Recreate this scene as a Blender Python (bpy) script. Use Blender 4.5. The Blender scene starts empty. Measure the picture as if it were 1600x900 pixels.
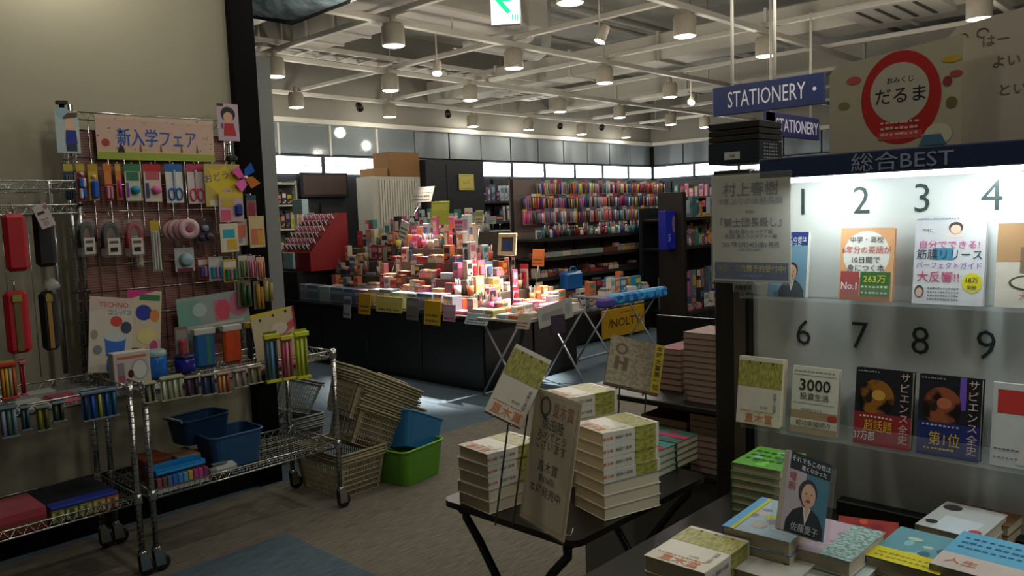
import bpy, bmesh, math, random
from mathutils import Matrix, Vector
random.seed(7)
S = bpy.context.scene
C = S.collection

# ---------------------------------------------------------------- camera
F, H = 1244.0, 1.5                       # focal length in pixels of a 1600 px wide frame, eye height
_n = math.hypot(.725, .688)
FW = Vector((.725/_n, .688/_n, 0)); RT = Vector((.688/_n, -.725/_n, 0))
PITCH, ROLL = math.atan(117/1244.), -.035
U0 = Vector((FW.x*math.sin(PITCH), FW.y*math.sin(PITCH), math.cos(PITCH)))
DV = Vector((FW.x*math.cos(PITCH), FW.y*math.cos(PITCH), -math.sin(PITCH)))
RC = RT*math.cos(ROLL)+U0*math.sin(ROLL); UC = -RT*math.sin(ROLL)+U0*math.cos(ROLL)
cd = bpy.data.cameras.new('camera'); cam = bpy.data.objects.new('camera', cd); C.objects.link(cam)
cd.sensor_width = 36; cd.lens = 36*F/1600; cd.clip_start = .05; cd.clip_end = 100
cam.matrix_world = Matrix(((RC.x, UC.x, -DV.x, 0), (RC.y, UC.y, -DV.y, 0), (RC.z, UC.z, -DV.z, H), (0, 0, 0, 1)))
S.camera = cam

def at(px, py, X=None, Y=None, Z=None, d=None):
    """the point of the place seen at a pixel, on a plane of the store's own axes"""
    r = DV + RC*((px-800)/F) + UC*((450-py)/F)
    t = X/r.x if X is not None else Y/r.y if Y is not None else (Z-H)/r.z if Z is not None else d
    return Vector((r.x*t, r.y*t, H+r.z*t))

# ---------------------------------------------------------------- light and exposure
S.view_settings.view_transform = 'Standard'; S.view_settings.look = 'None'
S.view_settings.exposure = 0.0; S.view_settings.gamma = 1; S.view_settings.use_curve_mapping = False
w = bpy.data.worlds.new('world'); S.world = w; w.use_nodes = True
w.node_tree.nodes['Background'].inputs[0].default_value = (.75, .8, .78, 1)
w.node_tree.nodes['Background'].inputs[1].default_value = .042
S.cycles.use_denoising = True
S.cycles.max_bounces = 6; S.cycles.diffuse_bounces = 3; S.cycles.glossy_bounces = 3
S.cycles.transparent_max_bounces = 12; S.cycles.sample_clamp_indirect = 4; S.cycles.caustics_reflective = False; S.cycles.caustics_refractive = False

def light(kind, name, loc, energy, color=(1, 1, 1), size=.2, rot=None, target=None, spot=60, blend=.5, size_y=None):
    ld = bpy.data.lights.new(name, kind); ld.energy = energy; ld.color = color
    if kind == 'AREA':
        ld.shape = 'RECTANGLE' if size_y else 'DISK'; ld.size = size
        if size_y: ld.size_y = size_y
    else: ld.shadow_soft_size = size
    if kind == 'SPOT': ld.spot_size = math.radians(spot); ld.spot_blend = blend
    o = bpy.data.objects.new(name, ld); o.location = loc; C.objects.link(o)
    if target is not None:
        o.rotation_euler = (Vector(target)-Vector(loc)).to_track_quat('-Z', 'Y').to_euler()
    elif rot: o.rotation_euler = rot
    return o

# ---------------------------------------------------------------- materials
def lin(h):
    h = h.lstrip('#'); v = [int(h[i:i+2], 16)/255 for i in (0, 2, 4)]
    return tuple(x/12.92 if x <= .04045 else ((x+.055)/1.055)**2.4 for x in v)
_M = {}
def M(h, rough=.6, metal=0, alpha=1, emit=0, var=.08, scale=30, spec=.4, trans=0):
    k = (h, rough, metal, alpha, emit, var, scale, spec, trans)
    if k in _M: return _M[k]
    m = bpy.data.materials.new('paint_'+h.strip('#')); m.use_nodes = True; nt = m.node_tree; b = nt.nodes['Principled BSDF']
    c = lin(h); b.inputs['Roughness'].default_value = rough; b.inputs['Metallic'].default_value = metal
    b.inputs['Specular IOR Level'].default_value = spec; b.inputs['Alpha'].default_value = alpha
    b.inputs['Transmission Weight'].default_value = trans
    tc = nt.nodes.new('ShaderNodeTexCoord'); no = nt.nodes.new('ShaderNodeTexNoise'); no.inputs['Scale'].default_value = scale
    nt.links.new(tc.outputs['Object'], no.inputs['Vector'])
    mx = nt.nodes.new('ShaderNodeMix'); mx.data_type = 'RGBA'
    mx.inputs[6].default_value = tuple(max(0, x*(1-var)) for x in c)+(1,); mx.inputs[7].default_value = tuple(min(1, x*(1+var)) for x in c)+(1,)
    nt.links.new(no.outputs['Fac'], mx.inputs[0]); nt.links.new(mx.outputs[2], b.inputs['Base Color'])
    if emit:
        b.inputs['Emission Color'].default_value = c+(1,); b.inputs['Emission Strength'].default_value = emit
    _M[k] = m; return m

def pattern(name, c1, c2, kind, scale, rough=.5, stretch=(1, 1, 1), thr=(.45, .55), bump=0, metal=0, alpha=1, detail=2):
    """two colours mixed by a noise, voronoi or wave texture"""
    k = ('P', name)
    if k in _M: return _M[k]
    m = bpy.data.materials.new(name); m.use_nodes = True; nt = m.node_tree; b = nt.nodes['Principled BSDF']
    b.inputs['Roughness'].default_value = rough; b.inputs['Metallic'].default_value = metal; b.inputs['Alpha'].default_value = alpha
    tc = nt.nodes.new('ShaderNodeTexCoord'); mp = nt.nodes.new('ShaderNodeMapping'); mp.inputs['Scale'].default_value = stretch
    nt.links.new(tc.outputs['Object'], mp.inputs['Vector'])
    t = nt.nodes.new({'noise': 'ShaderNodeTexNoise', 'voronoi': 'ShaderNodeTexVoronoi', 'wave': 'ShaderNodeTexWave'}[kind])
    t.inputs['Scale'].default_value = scale; nt.links.new(mp.outputs[0], t.inputs['Vector'])
    if kind == 'noise': t.inputs['Detail'].default_value = detail
    if kind == 'wave': t.bands_direction = 'Z'
    r = nt.nodes.new('ShaderNodeValToRGB'); r.color_ramp.elements[0].position = thr[0]; r.color_ramp.elements[1].position = thr[1]
    r.color_ramp.elements[0].color = lin(c1)+(1,); r.color_ramp.elements[1].color = lin(c2)+(1,)
    nt.links.new(t.outputs[1 if kind == 'voronoi' and False else 0], r.inputs[0]); nt.links.new(r.outputs[0], b.inputs['Base Color'])
    if bump:
        bp = nt.nodes.new('ShaderNodeBump'); bp.inputs['Strength'].default_value = bump; bp.inputs['Distance'].default_value = .01
        nt.links.new(t.outputs[0], bp.inputs['Height']); nt.links.new(bp.outputs[0], b.inputs['Normal'])
    _M[k] = m; return m

def clear(name='clear_plastic', alpha=.12, rough=.05, c='#e8f0f0'):
    return M(c, rough=rough, alpha=alpha, var=.02, spec=.8)

CHROME = M('#b9bcb8', rough=.22, metal=1, var=.05)
PAPER = pattern('page_edges', '#b9a888', '#d8cbb0', 'wave', 160, rough=.9, stretch=(1, 1, 1), thr=(.2, .8))
BLACK = M('#0d0c0b', rough=.55); BLACKW = pattern('black_wood', '#0b0908', '#17120f', 'noise', 20, rough=.45, stretch=(1, 1, 6))
WHITE = M('#d9d8d2', rough=.6); OFFW = M('#c6c3b6', rough=.7); INK = M('#16181c', rough=.7)

# ---------------------------------------------------------------- mesh builder
_T = {}
def glyphs(s, bold=0):
    if any(ord(ch) > 0x2E80 for ch in s): bold = min(bold, .004)
    k = (s, bold)
    if k not in _T:
        cu = bpy.data.curves.new('t', 'FONT'); cu.body = s; cu.size = 1; cu.resolution_u = 2; cu.offset = bold
        cu.align_x = 'CENTER'; cu.align_y = 'CENTER'
        o = bpy.data.objects.new('t', cu); me = bpy.data.meshes.new_from_object(o)
        V = [tuple(v.co) for v in me.vertices]; P = [tuple(p.vertices) for p in me.polygons]
        bpy.data.objects.remove(o); bpy.data.curves.remove(cu); bpy.data.meshes.remove(me)
        if V:
            x0 = min(v[0] for v in V); x1 = max(v[0] for v in V); y0 = min(v[1] for v in V); y1 = max(v[1] for v in V)
        else: x0 = y0 = 0; x1 = y1 = 1
        _T[k] = (V, P, (x0, x1, y0, y1))
    return _T[k]

class MB:
    def __init__(s, m=None): s.v = []; s.f = []; s.mi = []; s.ms = []; s.sm = []; s.m = m or Matrix.Identity(4)
    def _mi(s, m):
        if m not in s.ms: s.ms.append(m)
        return s.ms.index(m)
    def add(s, vs, fs, m, M_=None, smooth=False):
        T = s.m @ M_ if M_ is not None else s.m; n = len(s.v)
        s.v += [T @ Vector(v) for v in vs]; k = s._mi(m)
        for f in fs: s.f.append([n+i for i in f]); s.mi.append(k); s.sm.append(smooth)
        return s
    def box(s, x0, x1, y0, y1, z0, z1, m, M_=None):
        return s.add([(x, y, z) for x in (x0, x1) for y in (y0, y1) for z in (z0, z1)],
                     [(0, 1, 3, 2), (4, 6, 7, 5), (0, 4, 5, 1), (2, 3, 7, 6), (0, 2, 6, 4), (1, 5, 7, 3)], m, M_)
    def cbox(s, x0, x1, y0, y1, z0, z1, m, c=.004, M_=None):
        """box with chamfered edges"""
        V = []; ax = ((x0, x1), (y0, y1), (z0, z1)); idx = {}
        c = min(c, .45*min(abs(x1-x0), abs(y1-y0), abs(z1-z0)))
        for i in (0, 1):
            for j in (0, 1):
                for k in (0, 1):
                    for a in range(3):
                        p = [ax[0][i], ax[1][j], ax[2][k]]
                        for b in range(3):
                            if b != a: p[b] += c if (i, j, k)[b] == 0 else -c
                        idx[(i, j, k, a)] = len(V); V.append(tuple(p))
        Fs = []
        for a in range(3):
            b, c2 = (a+1) % 3, (a+2) % 3
            for sgn in (0, 1):
                q = []
                for (u, w_) in ((0, 0), (1, 0), (1, 1), (0, 1)):
                    ijk = [0, 0, 0]; ijk[a] = sgn; ijk[b] = u; ijk[c2] = w_; q.append(idx[(*ijk, a)])
                Fs.append(q if sgn else q[::-1])
            for u in (0, 1):
                for w_ in (0, 1):
                    e = []
                    for t in (0, 1):
                        ijk = [0, 0, 0]; ijk[a] = t; ijk[b] = u; ijk[c2] = w_; e.append(ijk)
                    q = [idx[(*e[0], b)], idx[(*e[1], b)], idx[(*e[1], c2)], idx[(*e[0], c2)]]
                    Fs.append(q if (u+w_) % 2 else q[::-1])
        for i in (0, 1):
            for j in (0, 1):
                for k in (0, 1):
                    q = [idx[(i, j, k, a)] for a in range(3)]
                    Fs.append(q if (i+j+k) % 2 else q[::-1])
        return s.add(V, Fs, m, M_)
    def poly(s, pts, m, M_=None): return s.add(pts, [tuple(range(len(pts)))], m, M_)
    def rect(s, x, y, w_, h, m, l=1, M_=None, z=0):
        z = z+l*.0005
        return s.add([(x, y, z), (x+w_, y, z), (x+w_, y+h, z), (x, y+h, z)], [(0, 1, 2, 3)], m, M_)
    def ell(s, x, y, rx, ry, m, l=1, n=20, M_=None, a0=0, a1=2*math.pi):
        return s.add([(x+rx*math.cos(a0+(a1-a0)*i/n), y+ry*math.sin(a0+(a1-a0)*i/n), l*.0005) for i in range(n)], [tuple(range(n))], m, M_)
    def shape(s, pts, m, l=1, M_=None): return s.add([(p[0], p[1], l*.0005) for p in pts], [tuple(range(len(pts)))], m, M_)
    def text(s, t, x, y, h, m, l=2, wmax=None, w_=None, bold=.01, vert=False, M_=None, sx=1, rot=0):
        """lettering centred at x, y; h = glyph height of the font; wmax squeezes, w_ fits the width exactly"""
        if vert:
            for i, ch in enumerate(t): s.text(ch, x, y-(i+.5)*h*1.05, h, m, l, bold=bold, M_=M_)
            return s
        V, P, (x0, x1, y0, y1) = glyphs(t, bold)
        kx = h*sx
        if w_: kx = w_/(x1-x0)
        elif wmax and (x1-x0)*kx > wmax: kx = wmax/(x1-x0)
        cx, cy = (x0+x1)/2, (y0+y1)/2 if len(t) > 1 or True else 0
        ca, sa = math.cos(rot), math.sin(rot)
        pts = []
        for v in V:
            u, q = (v[0]-cx)*kx, (v[1]-cy)*h
            pts.append((x+u*ca-q*sa, y+u*sa+q*ca, l*.0005))
        return s.add(pts, P, m, M_)
    def squiggle(s, x, y, w_, h, n, m, l=2, M_=None, rnd=random):
        """a line of small print too fine to read: n short bars"""
        p = x
        for i in range(n):
            q = w_/n*rnd.uniform(.5, .85); s.rect(p, y+h*rnd.uniform(0, .15), q, h*rnd.uniform(.7, 1), m, l, M_); p += w_/n
        return s
    def tube(s, pts, r, m, n=8, M_=None, cap=True, closed=False):
        P = [Vector(p) for p in pts]; V = []; Fs = []; k = len(P)
        up = None
        for i, p in enumerate(P):
            a = P[(i-1) % k] if closed or i > 0 else p; b = P[(i+1) % k] if closed or i < k-1 else p
            d = (b-a).normalized()
            if up is None: up = Vector((0, 0, 1)) if abs(d.z) < .9 else Vector((1, 0, 0))
            sd = d.cross(up)
            if sd.length < 1e-4: sd = d.orthogonal()
            sd.normalize(); u2 = sd.cross(d).normalized(); up = u2
            rr = r[i] if isinstance(r, (list, tuple)) else r
            for j in range(n):
                t = 2*math.pi*j/n; V.append(p+sd*(rr*math.cos(t))+u2*(rr*math.sin(t)))
        for i in range(k if closed else k-1):
            for j in range(n):
                a, b = i*n+j, i*n+(j+1) % n; c, d_ = ((i+1) % k)*n+(j+1) % n, ((i+1) % k)*n+j
                Fs.append((a, d_, c, b))
        if cap and not closed: Fs += [tuple(range(n)), tuple(range((k-1)*n, k*n))[::-1]]
        return s.add(V, Fs, m, M_, smooth=n > 4)
    def lathe(s, prof, m, n=20, M_=None, c=(0, 0)):
        V = []; Fs = []
        for (r, z) in prof:
            for j in range(n):
                t = 2*math.pi*j/n; V.append((c[0]+r*math.cos(t), c[1]+r*math.sin(t), z))
        for i in range(len(prof)-1):
            for j in range(n):
                a, b = i*n+j, i*n+(j+1) % n; Fs.append((a, b, b+n, a+n))
        if prof[0][0] > 1e-5: Fs.append(tuple(range(n))[::-1])
        if prof[-1][0] > 1e-5: Fs.append(tuple(range((len(prof)-1)*n, len(prof)*n)))
        return s.add(V, Fs, m, M_, smooth=True)
    def prism(s, pts, z0, z1, m, M_=None):
        n = len(pts)
        return s.add([(p[0], p[1], z0) for p in pts]+[(p[0], p[1], z1) for p in pts],
                     [tuple(range(n))[::-1], tuple(range(n, 2*n))]+[(i, (i+1) % n, n+(i+1) % n, n+i) for i in range(n)], m, M_)
    def build(s, name, parent=None, mw=None):
        me = bpy.data.meshes.new(name); me.from_pydata([tuple(v) for v in s.v], [], s.f)
        for m in s.ms: me.materials.append(m)
        me.polygons.foreach_set('material_index', s.mi); me.polygons.foreach_set('use_smooth', s.sm); me.update()
        o = bpy.data.objects.new(name, me); C.objects.link(o)
        if parent: o.parent = parent
        if mw is not None: o.matrix_world = mw
        return o

def tag(o, label=None, cat=None, group=None, kind=None):
    if label and not 4 <= len(label.replace('-', ' ').split()) <= 16: print('LONG', len(label.split()), label)
    if label: o['label'] = label
    if cat: o['category'] = cat
    if group: o['group'] = group
    if kind: o['kind'] = kind
    return o
def thing(name, label, cat, mw=None, group=None):
    o = bpy.data.objects.new(name, None); C.objects.link(o); o.empty_display_size = .1
    if mw is not None: o.matrix_world = mw
    return tag(o, label, cat, group)
def struct(name, mb, label=None): return tag(mb.build(name), label, None, None, 'structure')
def one(name, mb, label, cat, mw=None, group=None): return tag(mb.build(name, None, mw), label, cat, group)
def frame(o, r, u):
    """matrix with local x along r, y along u, z out of the face, at o"""
    r = Vector(r).normalized(); u = Vector(u); n = r.cross(u).normalized(); u = n.cross(r)
    return Matrix(((r.x, u.x, n.x, o[0]), (r.y, u.y, n.y, o[1]), (r.z, u.z, n.z, o[2]), (0, 0, 0, 1)))
def loc(x, y, z, rz=0, s=1): return Matrix.Translation((x, y, z)) @ Matrix.Rotation(rz, 4, 'Z') @ Matrix.Scale(s, 4)
def copy_tree(o, parent=None):
    c = o.copy(); C.objects.link(c)
    if parent: c.parent = parent
    for ch in list(o.children): copy_tree(ch, c)
    return c
FX = lambda x, y, z, tilt=0: frame((x, y, z), (1, 0, 0), (0, math.sin(tilt), math.cos(tilt)))      # faces -Y, leaning back by tilt
FY = lambda x, y, z, tilt=0: frame((x, y, z), (0, -1, 0), (math.sin(tilt), 0, math.cos(tilt)))     # faces -X, leaning back by tilt
# ================================================================ the room
X1, Y1, ZC = 16.1, 10.6, 4.5
carpet_brown = pattern('carpet_brown', '#57534a', '#847e70', 'noise', 9, rough=.95, stretch=(1.2, 14, 1), thr=(.3, .72), bump=.3, detail=5)
carpet_blue = pattern('carpet_blue', '#3c4c58', '#5f7382', 'noise', 9, rough=.95, stretch=(1.2, 14, 1), thr=(.25, .8), bump=.3, detail=5)
mb = MB()
def fl(x0, x1, y0, y1, m): mb.add([(x0, y0, 0), (x1, y0, 0), (x1, y1, 0), (x0, y1, 0)], [(0, 1, 2, 3)], m)
fl(-3, 17, 4.08, 14, carpet_blue)
fl(-3, 1.0, -4, 4.08, carpet_brown); fl(1.0, 1.92, -4, 1.6, carpet_brown); fl(1.0, 1.92, 1.6, 3.38, carpet_blue); fl(1.0, 1.92, 3.38, 4.08, carpet_brown)
fl(1.92, 17, -4, 4.08, carpet_brown)
struct('floor', mb)
ceil_m = pattern('ceiling_paint', '#8e8b80', '#a09c91', 'noise', 1.2, rough=.9, detail=5)
cream = M('#9c9883', rough=.85, var=.03, scale=3); rail_m = M('#aeaa9e', rough=.6)
struct('ceiling', MB().box(-3, 17.2, -4, 14.2, ZC, ZC+.1, ceil_m))
struct('wall_back', MB().box(-3, 17, 13.8, 13.9, 0, ZC, M('#5b5a52', rough=.9)))
struct('wall_right', MB().box(X1+.7, X1+.8, -4, 14, 0, ZC, M('#77776e', rough=.9)))


# cream partition behind the carts, with its black end post, and the grey pillar beyond
struct('wall_left', MB().box(-3, 2.19, 4.15, 4.3, 0, ZC, cream))
struct('baseboard_shade_left', MB().box(-3, 2.19, 4.135, 4.15, 0, .29, M('#0b0a0a', rough=.7, spec=.2)))  # black wall base, with the shade under the carts put into its colour
struct('trim_1', MB().cbox(2.19, 2.33, 4.1, 4.32, 0, ZC, M('#080707', rough=.8, spec=.1), .004))
struct('pillar', MB().box(2.5, 3.06, 5.2, 5.75, 0, 2.66, M('#777a78', rough=.8, var=.03)))
# perimeter soffit and the partition under it
struct('wall_far', MB().box(8.9, X1, Y1, Y1+.12, 0, 2.48, M('#1c2126', rough=.7)).box(3.5, 8.9, Y1, Y1+.12, 0, 2.48, M('#23272a', rough=.7)))
struct('wall_side', MB().box(X1, X1+.12, 5, Y1, 0, 2.48, M('#1c2126', rough=.7)))
blind = pattern('blind_panels', '#4d5355', '#656b6c', 'noise', 1.5, rough=.7, stretch=(1, 1, .2))
mb = MB()
for i in range(9):
    x = 8.95+i*.8; mb.cbox(x, x+.77, Y1+.06, Y1+.1, 2.5, 2.95, blind, .005)
for i in range(7):
    y = Y1-.8-i*.8; mb.cbox(X1+.06, X1+.1, y, y+.77, 2.5, 2.95, blind, .005)
struct('wall_blinds', mb)
struct('trim_2', MB().box(3.4, X1+.2, Y1-.1, Y1+.2, 2.95, 3.02, rail_m).box(X1-.1, X1+.2, 5, Y1-.1, 2.95, 3.02, rail_m).box(3.4, X1+.2, Y1, Y1+.2, 3.02, ZC, M('#77746a', rough=.9)).box(X1, X1+.2, 5, Y1, 3.02, ZC, M('#77746a', rough=.9)))
# glazing above the left part of the far wall, with the dim space behind
gm = M('#b8c4c4', rough=.08, alpha=.18, var=.02, spec=1.0)
wp = MB()
for i in range(6): wp.box(3.6+i*.9, 3.63+i*.9, Y1+.02, Y1+.06, 2.48, 2.95, rail_m)
w1 = struct('window_1', MB().box(3.5, 8.9, Y1+.035, Y1+.045, 2.5, 2.95, gm)); wp.build('window_frame', w1)
# the lit strips over the shelving: box, tubes, dividers
glow = M('#f4fbff', rough=.4, emit=5.5, var=0); div_m = M('#20262a', rough=.5)
def lightbox(p, q, n, i0=0):
    p, q = Vector(p), Vector(q); d = (q-p)/n; nrm = Vector((d.y, -d.x, 0)).normalized()
    for i in range(n):
        a, b = p+d*i, p+d*(i+1)
        u = d.normalized()
        m = frame(a, u, (0, 0, 1))
        L = d.length
        o = MB(m).box(.03, L-.03, 0, .25, .0, .05, glow)
        t = one('light_box', o, 'white glowing light box, %s from the %s of the %s wall strip' % LBN(i, n, i0), 'light box', None, 'lit strip above the wall shelves')
        MB(m).box(0, .03, -.02, .27, 0, .07, div_m).box(L-.03, L, -.02, .27, 0, .07, div_m).box(.03, L-.03, .115, .13, .05, .055, M('#cfe0e6', rough=.5)).build('divider_frame', t)
ORD = 'first second third fourth fifth sixth seventh eighth ninth tenth eleventh twelfth thirteenth fourteenth fifteenth sixteenth seventeenth eighteenth nineteenth twentieth'.split()
def ordn(i):
    if i < 20: return ORD[i]
    t = ('twenty', 'thirty', 'forty', 'fifty', 'sixty')[i//10-2] if i % 10 or True else ''
    return (t+'-'+ORD[i % 10]) if True else ''
def ordn(i):
    n = i+1
    if n <= 20: return ORD[i]
    tens = {2: 'twent', 3: 'thirt', 4: 'fort', 5: 'fift', 6: 'sixt', 7: 'sevent', 8: 'eight', 9: 'ninet'}[n//10]
    return tens+'ieth' if n % 10 == 0 else tens+'y-'+ORD[n % 10-1]
LB = {0: ('left', 'left end'), 1: ('middle', 'black block'), 2: ('right', 'corner')}
def LBN(i, n, k): return (ordn(i), LB[k][1], LB[k][0])
lightbox((4.9, Y1-.002, 2.2), (9.1, Y1-.002, 2.2), 4, 0)
lightbox((10.25, Y1-.002, 2.2), (X1-.08, Y1-.002, 2.2), 6, 1)
lightbox((X1-.002, Y1-.08, 2.2), (X1-.002, Y1-4.45, 2.2), 4, 2)

# ---- ceiling services
def beam(name, label, x0, x1, y0, y1, z0, z1, m=rail_m): return tag(MB().cbox(x0, x1, y0, y1, z0, z1, m, .01).build(name), label, name.replace('_', ' '))
dm = M('#a29e92', rough=.75)
struct('trim_3', MB().cbox(2.4, 6.75, 5.72, 6.46, 3.45, ZC, dm, .02).box(2.4, 6.75, 6.3, 6.47, 3.43, 3.45, rail_m))
mb = MB()
for i, (y, m_) in enumerate(((1.9, 0), (3.9, 0), (5.95, 0), (8.0, 0), (10.1, 0))): mb.cbox(-2.5, X1+.3, y-.03, y+.03, 3.27, 3.33, rail_m, .006)
for i in range(12):
    x = -.3+1.68*i; mb.cbox(x-.025, x+.025, -3.5, Y1-.1, 3.335, 3.39, rail_m, .006)
for i in range(7):
    for y in (1.9, 5.95, 10.1):
        x = .54+i*2.5; mb.tube([(x, y, 3.3), (x, y, ZC)], .008, rail_m, 5)
tag(mb.build('lighting_rail_grid'), 'pale grid of ceiling rails hung below the slab carrying the round lamps', 'ceiling rails')
# crossing ducts, cable trays and pipes over the grid
for k, (x, wd, z) in enumerate(((3.9, .4, 3.48), (4.95, .45, 3.45), (9.2, .6, 3.45), (12.4, .5, 3.5))):
    b = MB().cbox(x, x+wd, (6.5 if k < 2 else -2), Y1, z, z+.35, dm, .02)
    for j in range(8):
        y = (6.6 if k < 2 else -1.6)+j*(.5 if k < 2 else 1.5); b.cbox(x-.02, x+wd+.02, y, y+.04, z-.02, z+.37, rail_m, .004)
    one('air_duct', b, ['cream box duct close behind the pillar, nearest the left wall', 'cream box duct running back beside the wide box beam', 'wide cream ceiling duct over the middle shelving', 'cream ceiling duct over the far right shelves'][k], 'duct', None, None)
for k, (y, z, r) in enumerate(((4.6, 4.3, .05), (7.3, 4.38, .05), (7.7, 4.38, .035), (9.2, 4.3, .05))):
    one('ceiling_pipe', MB().tube([(3 if k else 7, y, z), (X1, y, z)], r, rail_m, 10), ['slim pale pipe crossing the ceiling nearest the signs', 'thick pale pipe behind the bundle of bent pipes', 'thin pale pipe beside the thick one behind the bent bundle', 'thickest pale pipe before the far wall'][k], 'pipe')
tray = MB()
for y in (7.9, 8.3): tray.box(1.5, 9, y, y+.03, 3.415, 3.47, rail_m)
for i in range(24): tray.box(1.6+i*.3, 1.64+i*.3, 7.93, 8.3, 3.415, 3.43, rail_m)
one('cable_tray', tray, 'pale ladder cable tray high in the ceiling at the left', 'cable tray')
# the bundle of insulated pipes that drops and bends to the left
for k in range(5):
    x = 7.12+k*.26; zb = 3.50+(4-k)*.165; y = 7.0-k*.012; r = .075 if k < 4 else .06
    pts = [(x, y, ZC-.005), (x, y, zb+.3)]+[(x-.3+.3*math.cos(a), y, zb+.3-.3*math.sin(a)) for a in (.4, .8, 1.2, math.pi/2)]+[(6.3+.12*k, y, zb), (6.2+.12*k, y, zb)]
    one('insulated_pipe', MB().tube(pts, r, M('#aaaaa2', rough=.55), 14).tube([(6.5, y, zb-r-.004), (6.5, y, zb-r-.01)], .03, rail_m, 6), 'pale insulated pipe bending down by the exit sign, %s from the left in its bundle' % ordn(k), 'pipe', None, 'bent insulated pipes by the exit sign')
# large white spiral duct at the top left
pd = at(450, -8, d=5.0)
b = MB().tube([pd+Vector((-1.2, 1.0, .1)), pd+Vector((-.4, .32, .05)), pd, pd+Vector((.3, -.3, .12))], [.16, .17, .17, .15], pattern('foil_duct', '#4c5a60', '#84969a', 'noise', 7, rough=.4, stretch=(1, 4, 3), thr=(.35, .65)), 20)
d0 = one('flexible_duct', b, 'blue-grey wrapped flexible duct hanging at the top of the ceiling by the black post', 'duct')
MB().tube([pd+Vector((-.4, .25, -.1)), pd+Vector((.0, -.03, -.18)), pd+Vector((.25, -.29, -.06)), pd+Vector((.3, -.4, .3))], .012, BLACK, 8).build('strap', d0)
# air vent cassette panels
for (px, py, lb) in ((830, 150, 'square ceiling air vent panel in the middle'), (1400, 20, 'square ceiling air vent panel above the round red sign')):
    p = at(px, py, Z=3.4); b = MB().cbox(p.x-.45, p.x+.45, p.y-.45, p.y+.45, 3.4, 3.48, rail_m, .01)
    for j in range(4): b.box(p.x-.35, p.x+.35, p.y-.3+j*.18, p.y-.26+j*.18, 3.395, 3.4, M('#3d3b35'))
    one('air_vent', b, lb, 'air vent')

# ---- round lamps
lamp_glow = M('#fff8ea', rough=.4, emit=9, var=0); can_m = M('#968f7e', rough=.6)
LAMPS = [(615, 72), (1070, 57), (1196, 88), (1530, 30), (891, 5), (430, 120), (463, 168), (610, 142), (609, 183), (735, 157), (739, 198), (803, 107), (875, 175), (826, 203),
         (945, 130), (968, 184), (909, 210), (1047, 152), (1048, 195), (978, 215), (1101, 199)]
LL = ['big round lamp left of the exit sign', 'round lamp above and left of the large blue hanging sign', 'round lamp hanging just above the large blue hanging sign', 'round lamp at the top right above the round red sign', 'big round lamp right of the exit sign at the top edge',
      'half hidden round lamp beside the grey pillar', 'round lamp above the left light strip near the pillar', 'round lamp directly below the big one left of the exit sign', 'third round lamp down left of the pipe bundle', 'round lamp below the bent pipe bundle to its left',
      'small far round lamp above the black block', 'round lamp just below the bend of the pipe bundle', 'round lamp near the square ceiling vent', 'small far round lamp in front of the grey blinds at their left', 'round lamp below the right bright spotlight',
      'round lamp to the right of the square ceiling vent, one row back', 'small far round lamp before the middle of the grey blinds', 'round lamp just above the glowing spot near the large blue hanging sign', 'small round lamp below the glowing spot near the blue sign', 'small far round lamp near the corner of the lit strips', 'small far round lamp nearest the dark box stack']
extra = [(x, y) for y in (-2.1, -.1, 1.9, 3.9) for x in (1.3, 3.1)]+[(4.75, 1.9), (6.5, 1.9), (4.75, -.1), (6.5, -.1)]
def lampat(p, label, en):
    t = thing('ceiling_lamp', label, 'lamp', Matrix.Translation(p), 'round lamps on the ceiling rails')
    MB().lathe([(.1, 0), (.105, .005), (.105, .17), (.09, .18), (.09, .2)], can_m, 20).lathe([(.03, .2), (.03, .28)], can_m, 8).build('lamp_housing', t, Matrix.Translation(p))
    MB().lathe([(0, -.004), (.085, -.004), (.098, .002)], lamp_glow, 20).build('diffuser', t, Matrix.Translation(p))
    light('POINT', 'lamp_light', (p[0], p[1], p[2]-.11), en, (1, .93, .82), .09)
LE = 20
for (px, py), lb in zip(LAMPS, LL):
    p = at(px, py, Z=3.05); lampat((p.x, p.y, 3.05), lb, LE)
for k, (x, y) in enumerate(extra):      # the same grid of lamps goes on over and behind the viewer
    light('POINT', 'lamp_light', (x, y, 2.94), 19 if y < 3 else 15, (1, .93, .82), .09)
# bright track spots aimed at the island
def spot(px, py, z, tgt, label, en, sp=45):
    p = at(px, py, Z=z); t = thing('track_spotlight', label, 'spotlight', None)
    fr = frame(p, *( (lambda d: (d.cross(Vector((0, 0, 1))).normalized(), d.cross(Vector((0, 0, 1))).cross(d).normalized()))((p-Vector(tgt)).normalized())))
    fr = (Vector(tgt)-p).to_track_quat('Z', 'Y').to_matrix().to_4x4(); fr.translation = p
    MB(fr).lathe([(.03, -.16), (.045, -.15), (.05, 0)], can_m, 16).build('lamp_head', t)
    MB(fr).lathe([(0, .003), (.045, .003), (.05, 0)], M('#ffffff', emit=30, var=0), 16).build('bulb', t)
    MB().tube([p+Vector((0, 0, .04)), (p.x, p.y, ZC-.002)], .008, can_m, 6).build('stem', t)
    d = (Vector(tgt)-p).normalized()
    light('SPOT', 'spot_light', p+d*.03, en, (1, .9, .78), .04, target=tgt, spot=sp, blend=.6)
spot(683, 115, 3.02, (5.15, 5.9, .95), 'dazzling small spotlight left of the pipe bundle', 1500, 40)
spot(937, 65, 3.02, (5.1, 4.95, .75), 'dazzling small spotlight right of the pipe bundle', 1900, 34)
spot(1080, 160, 2.98, (8.5, 5.8, 1.2), 'wide glowing spotlight left of the large blue sign', 120, 70)
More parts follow.
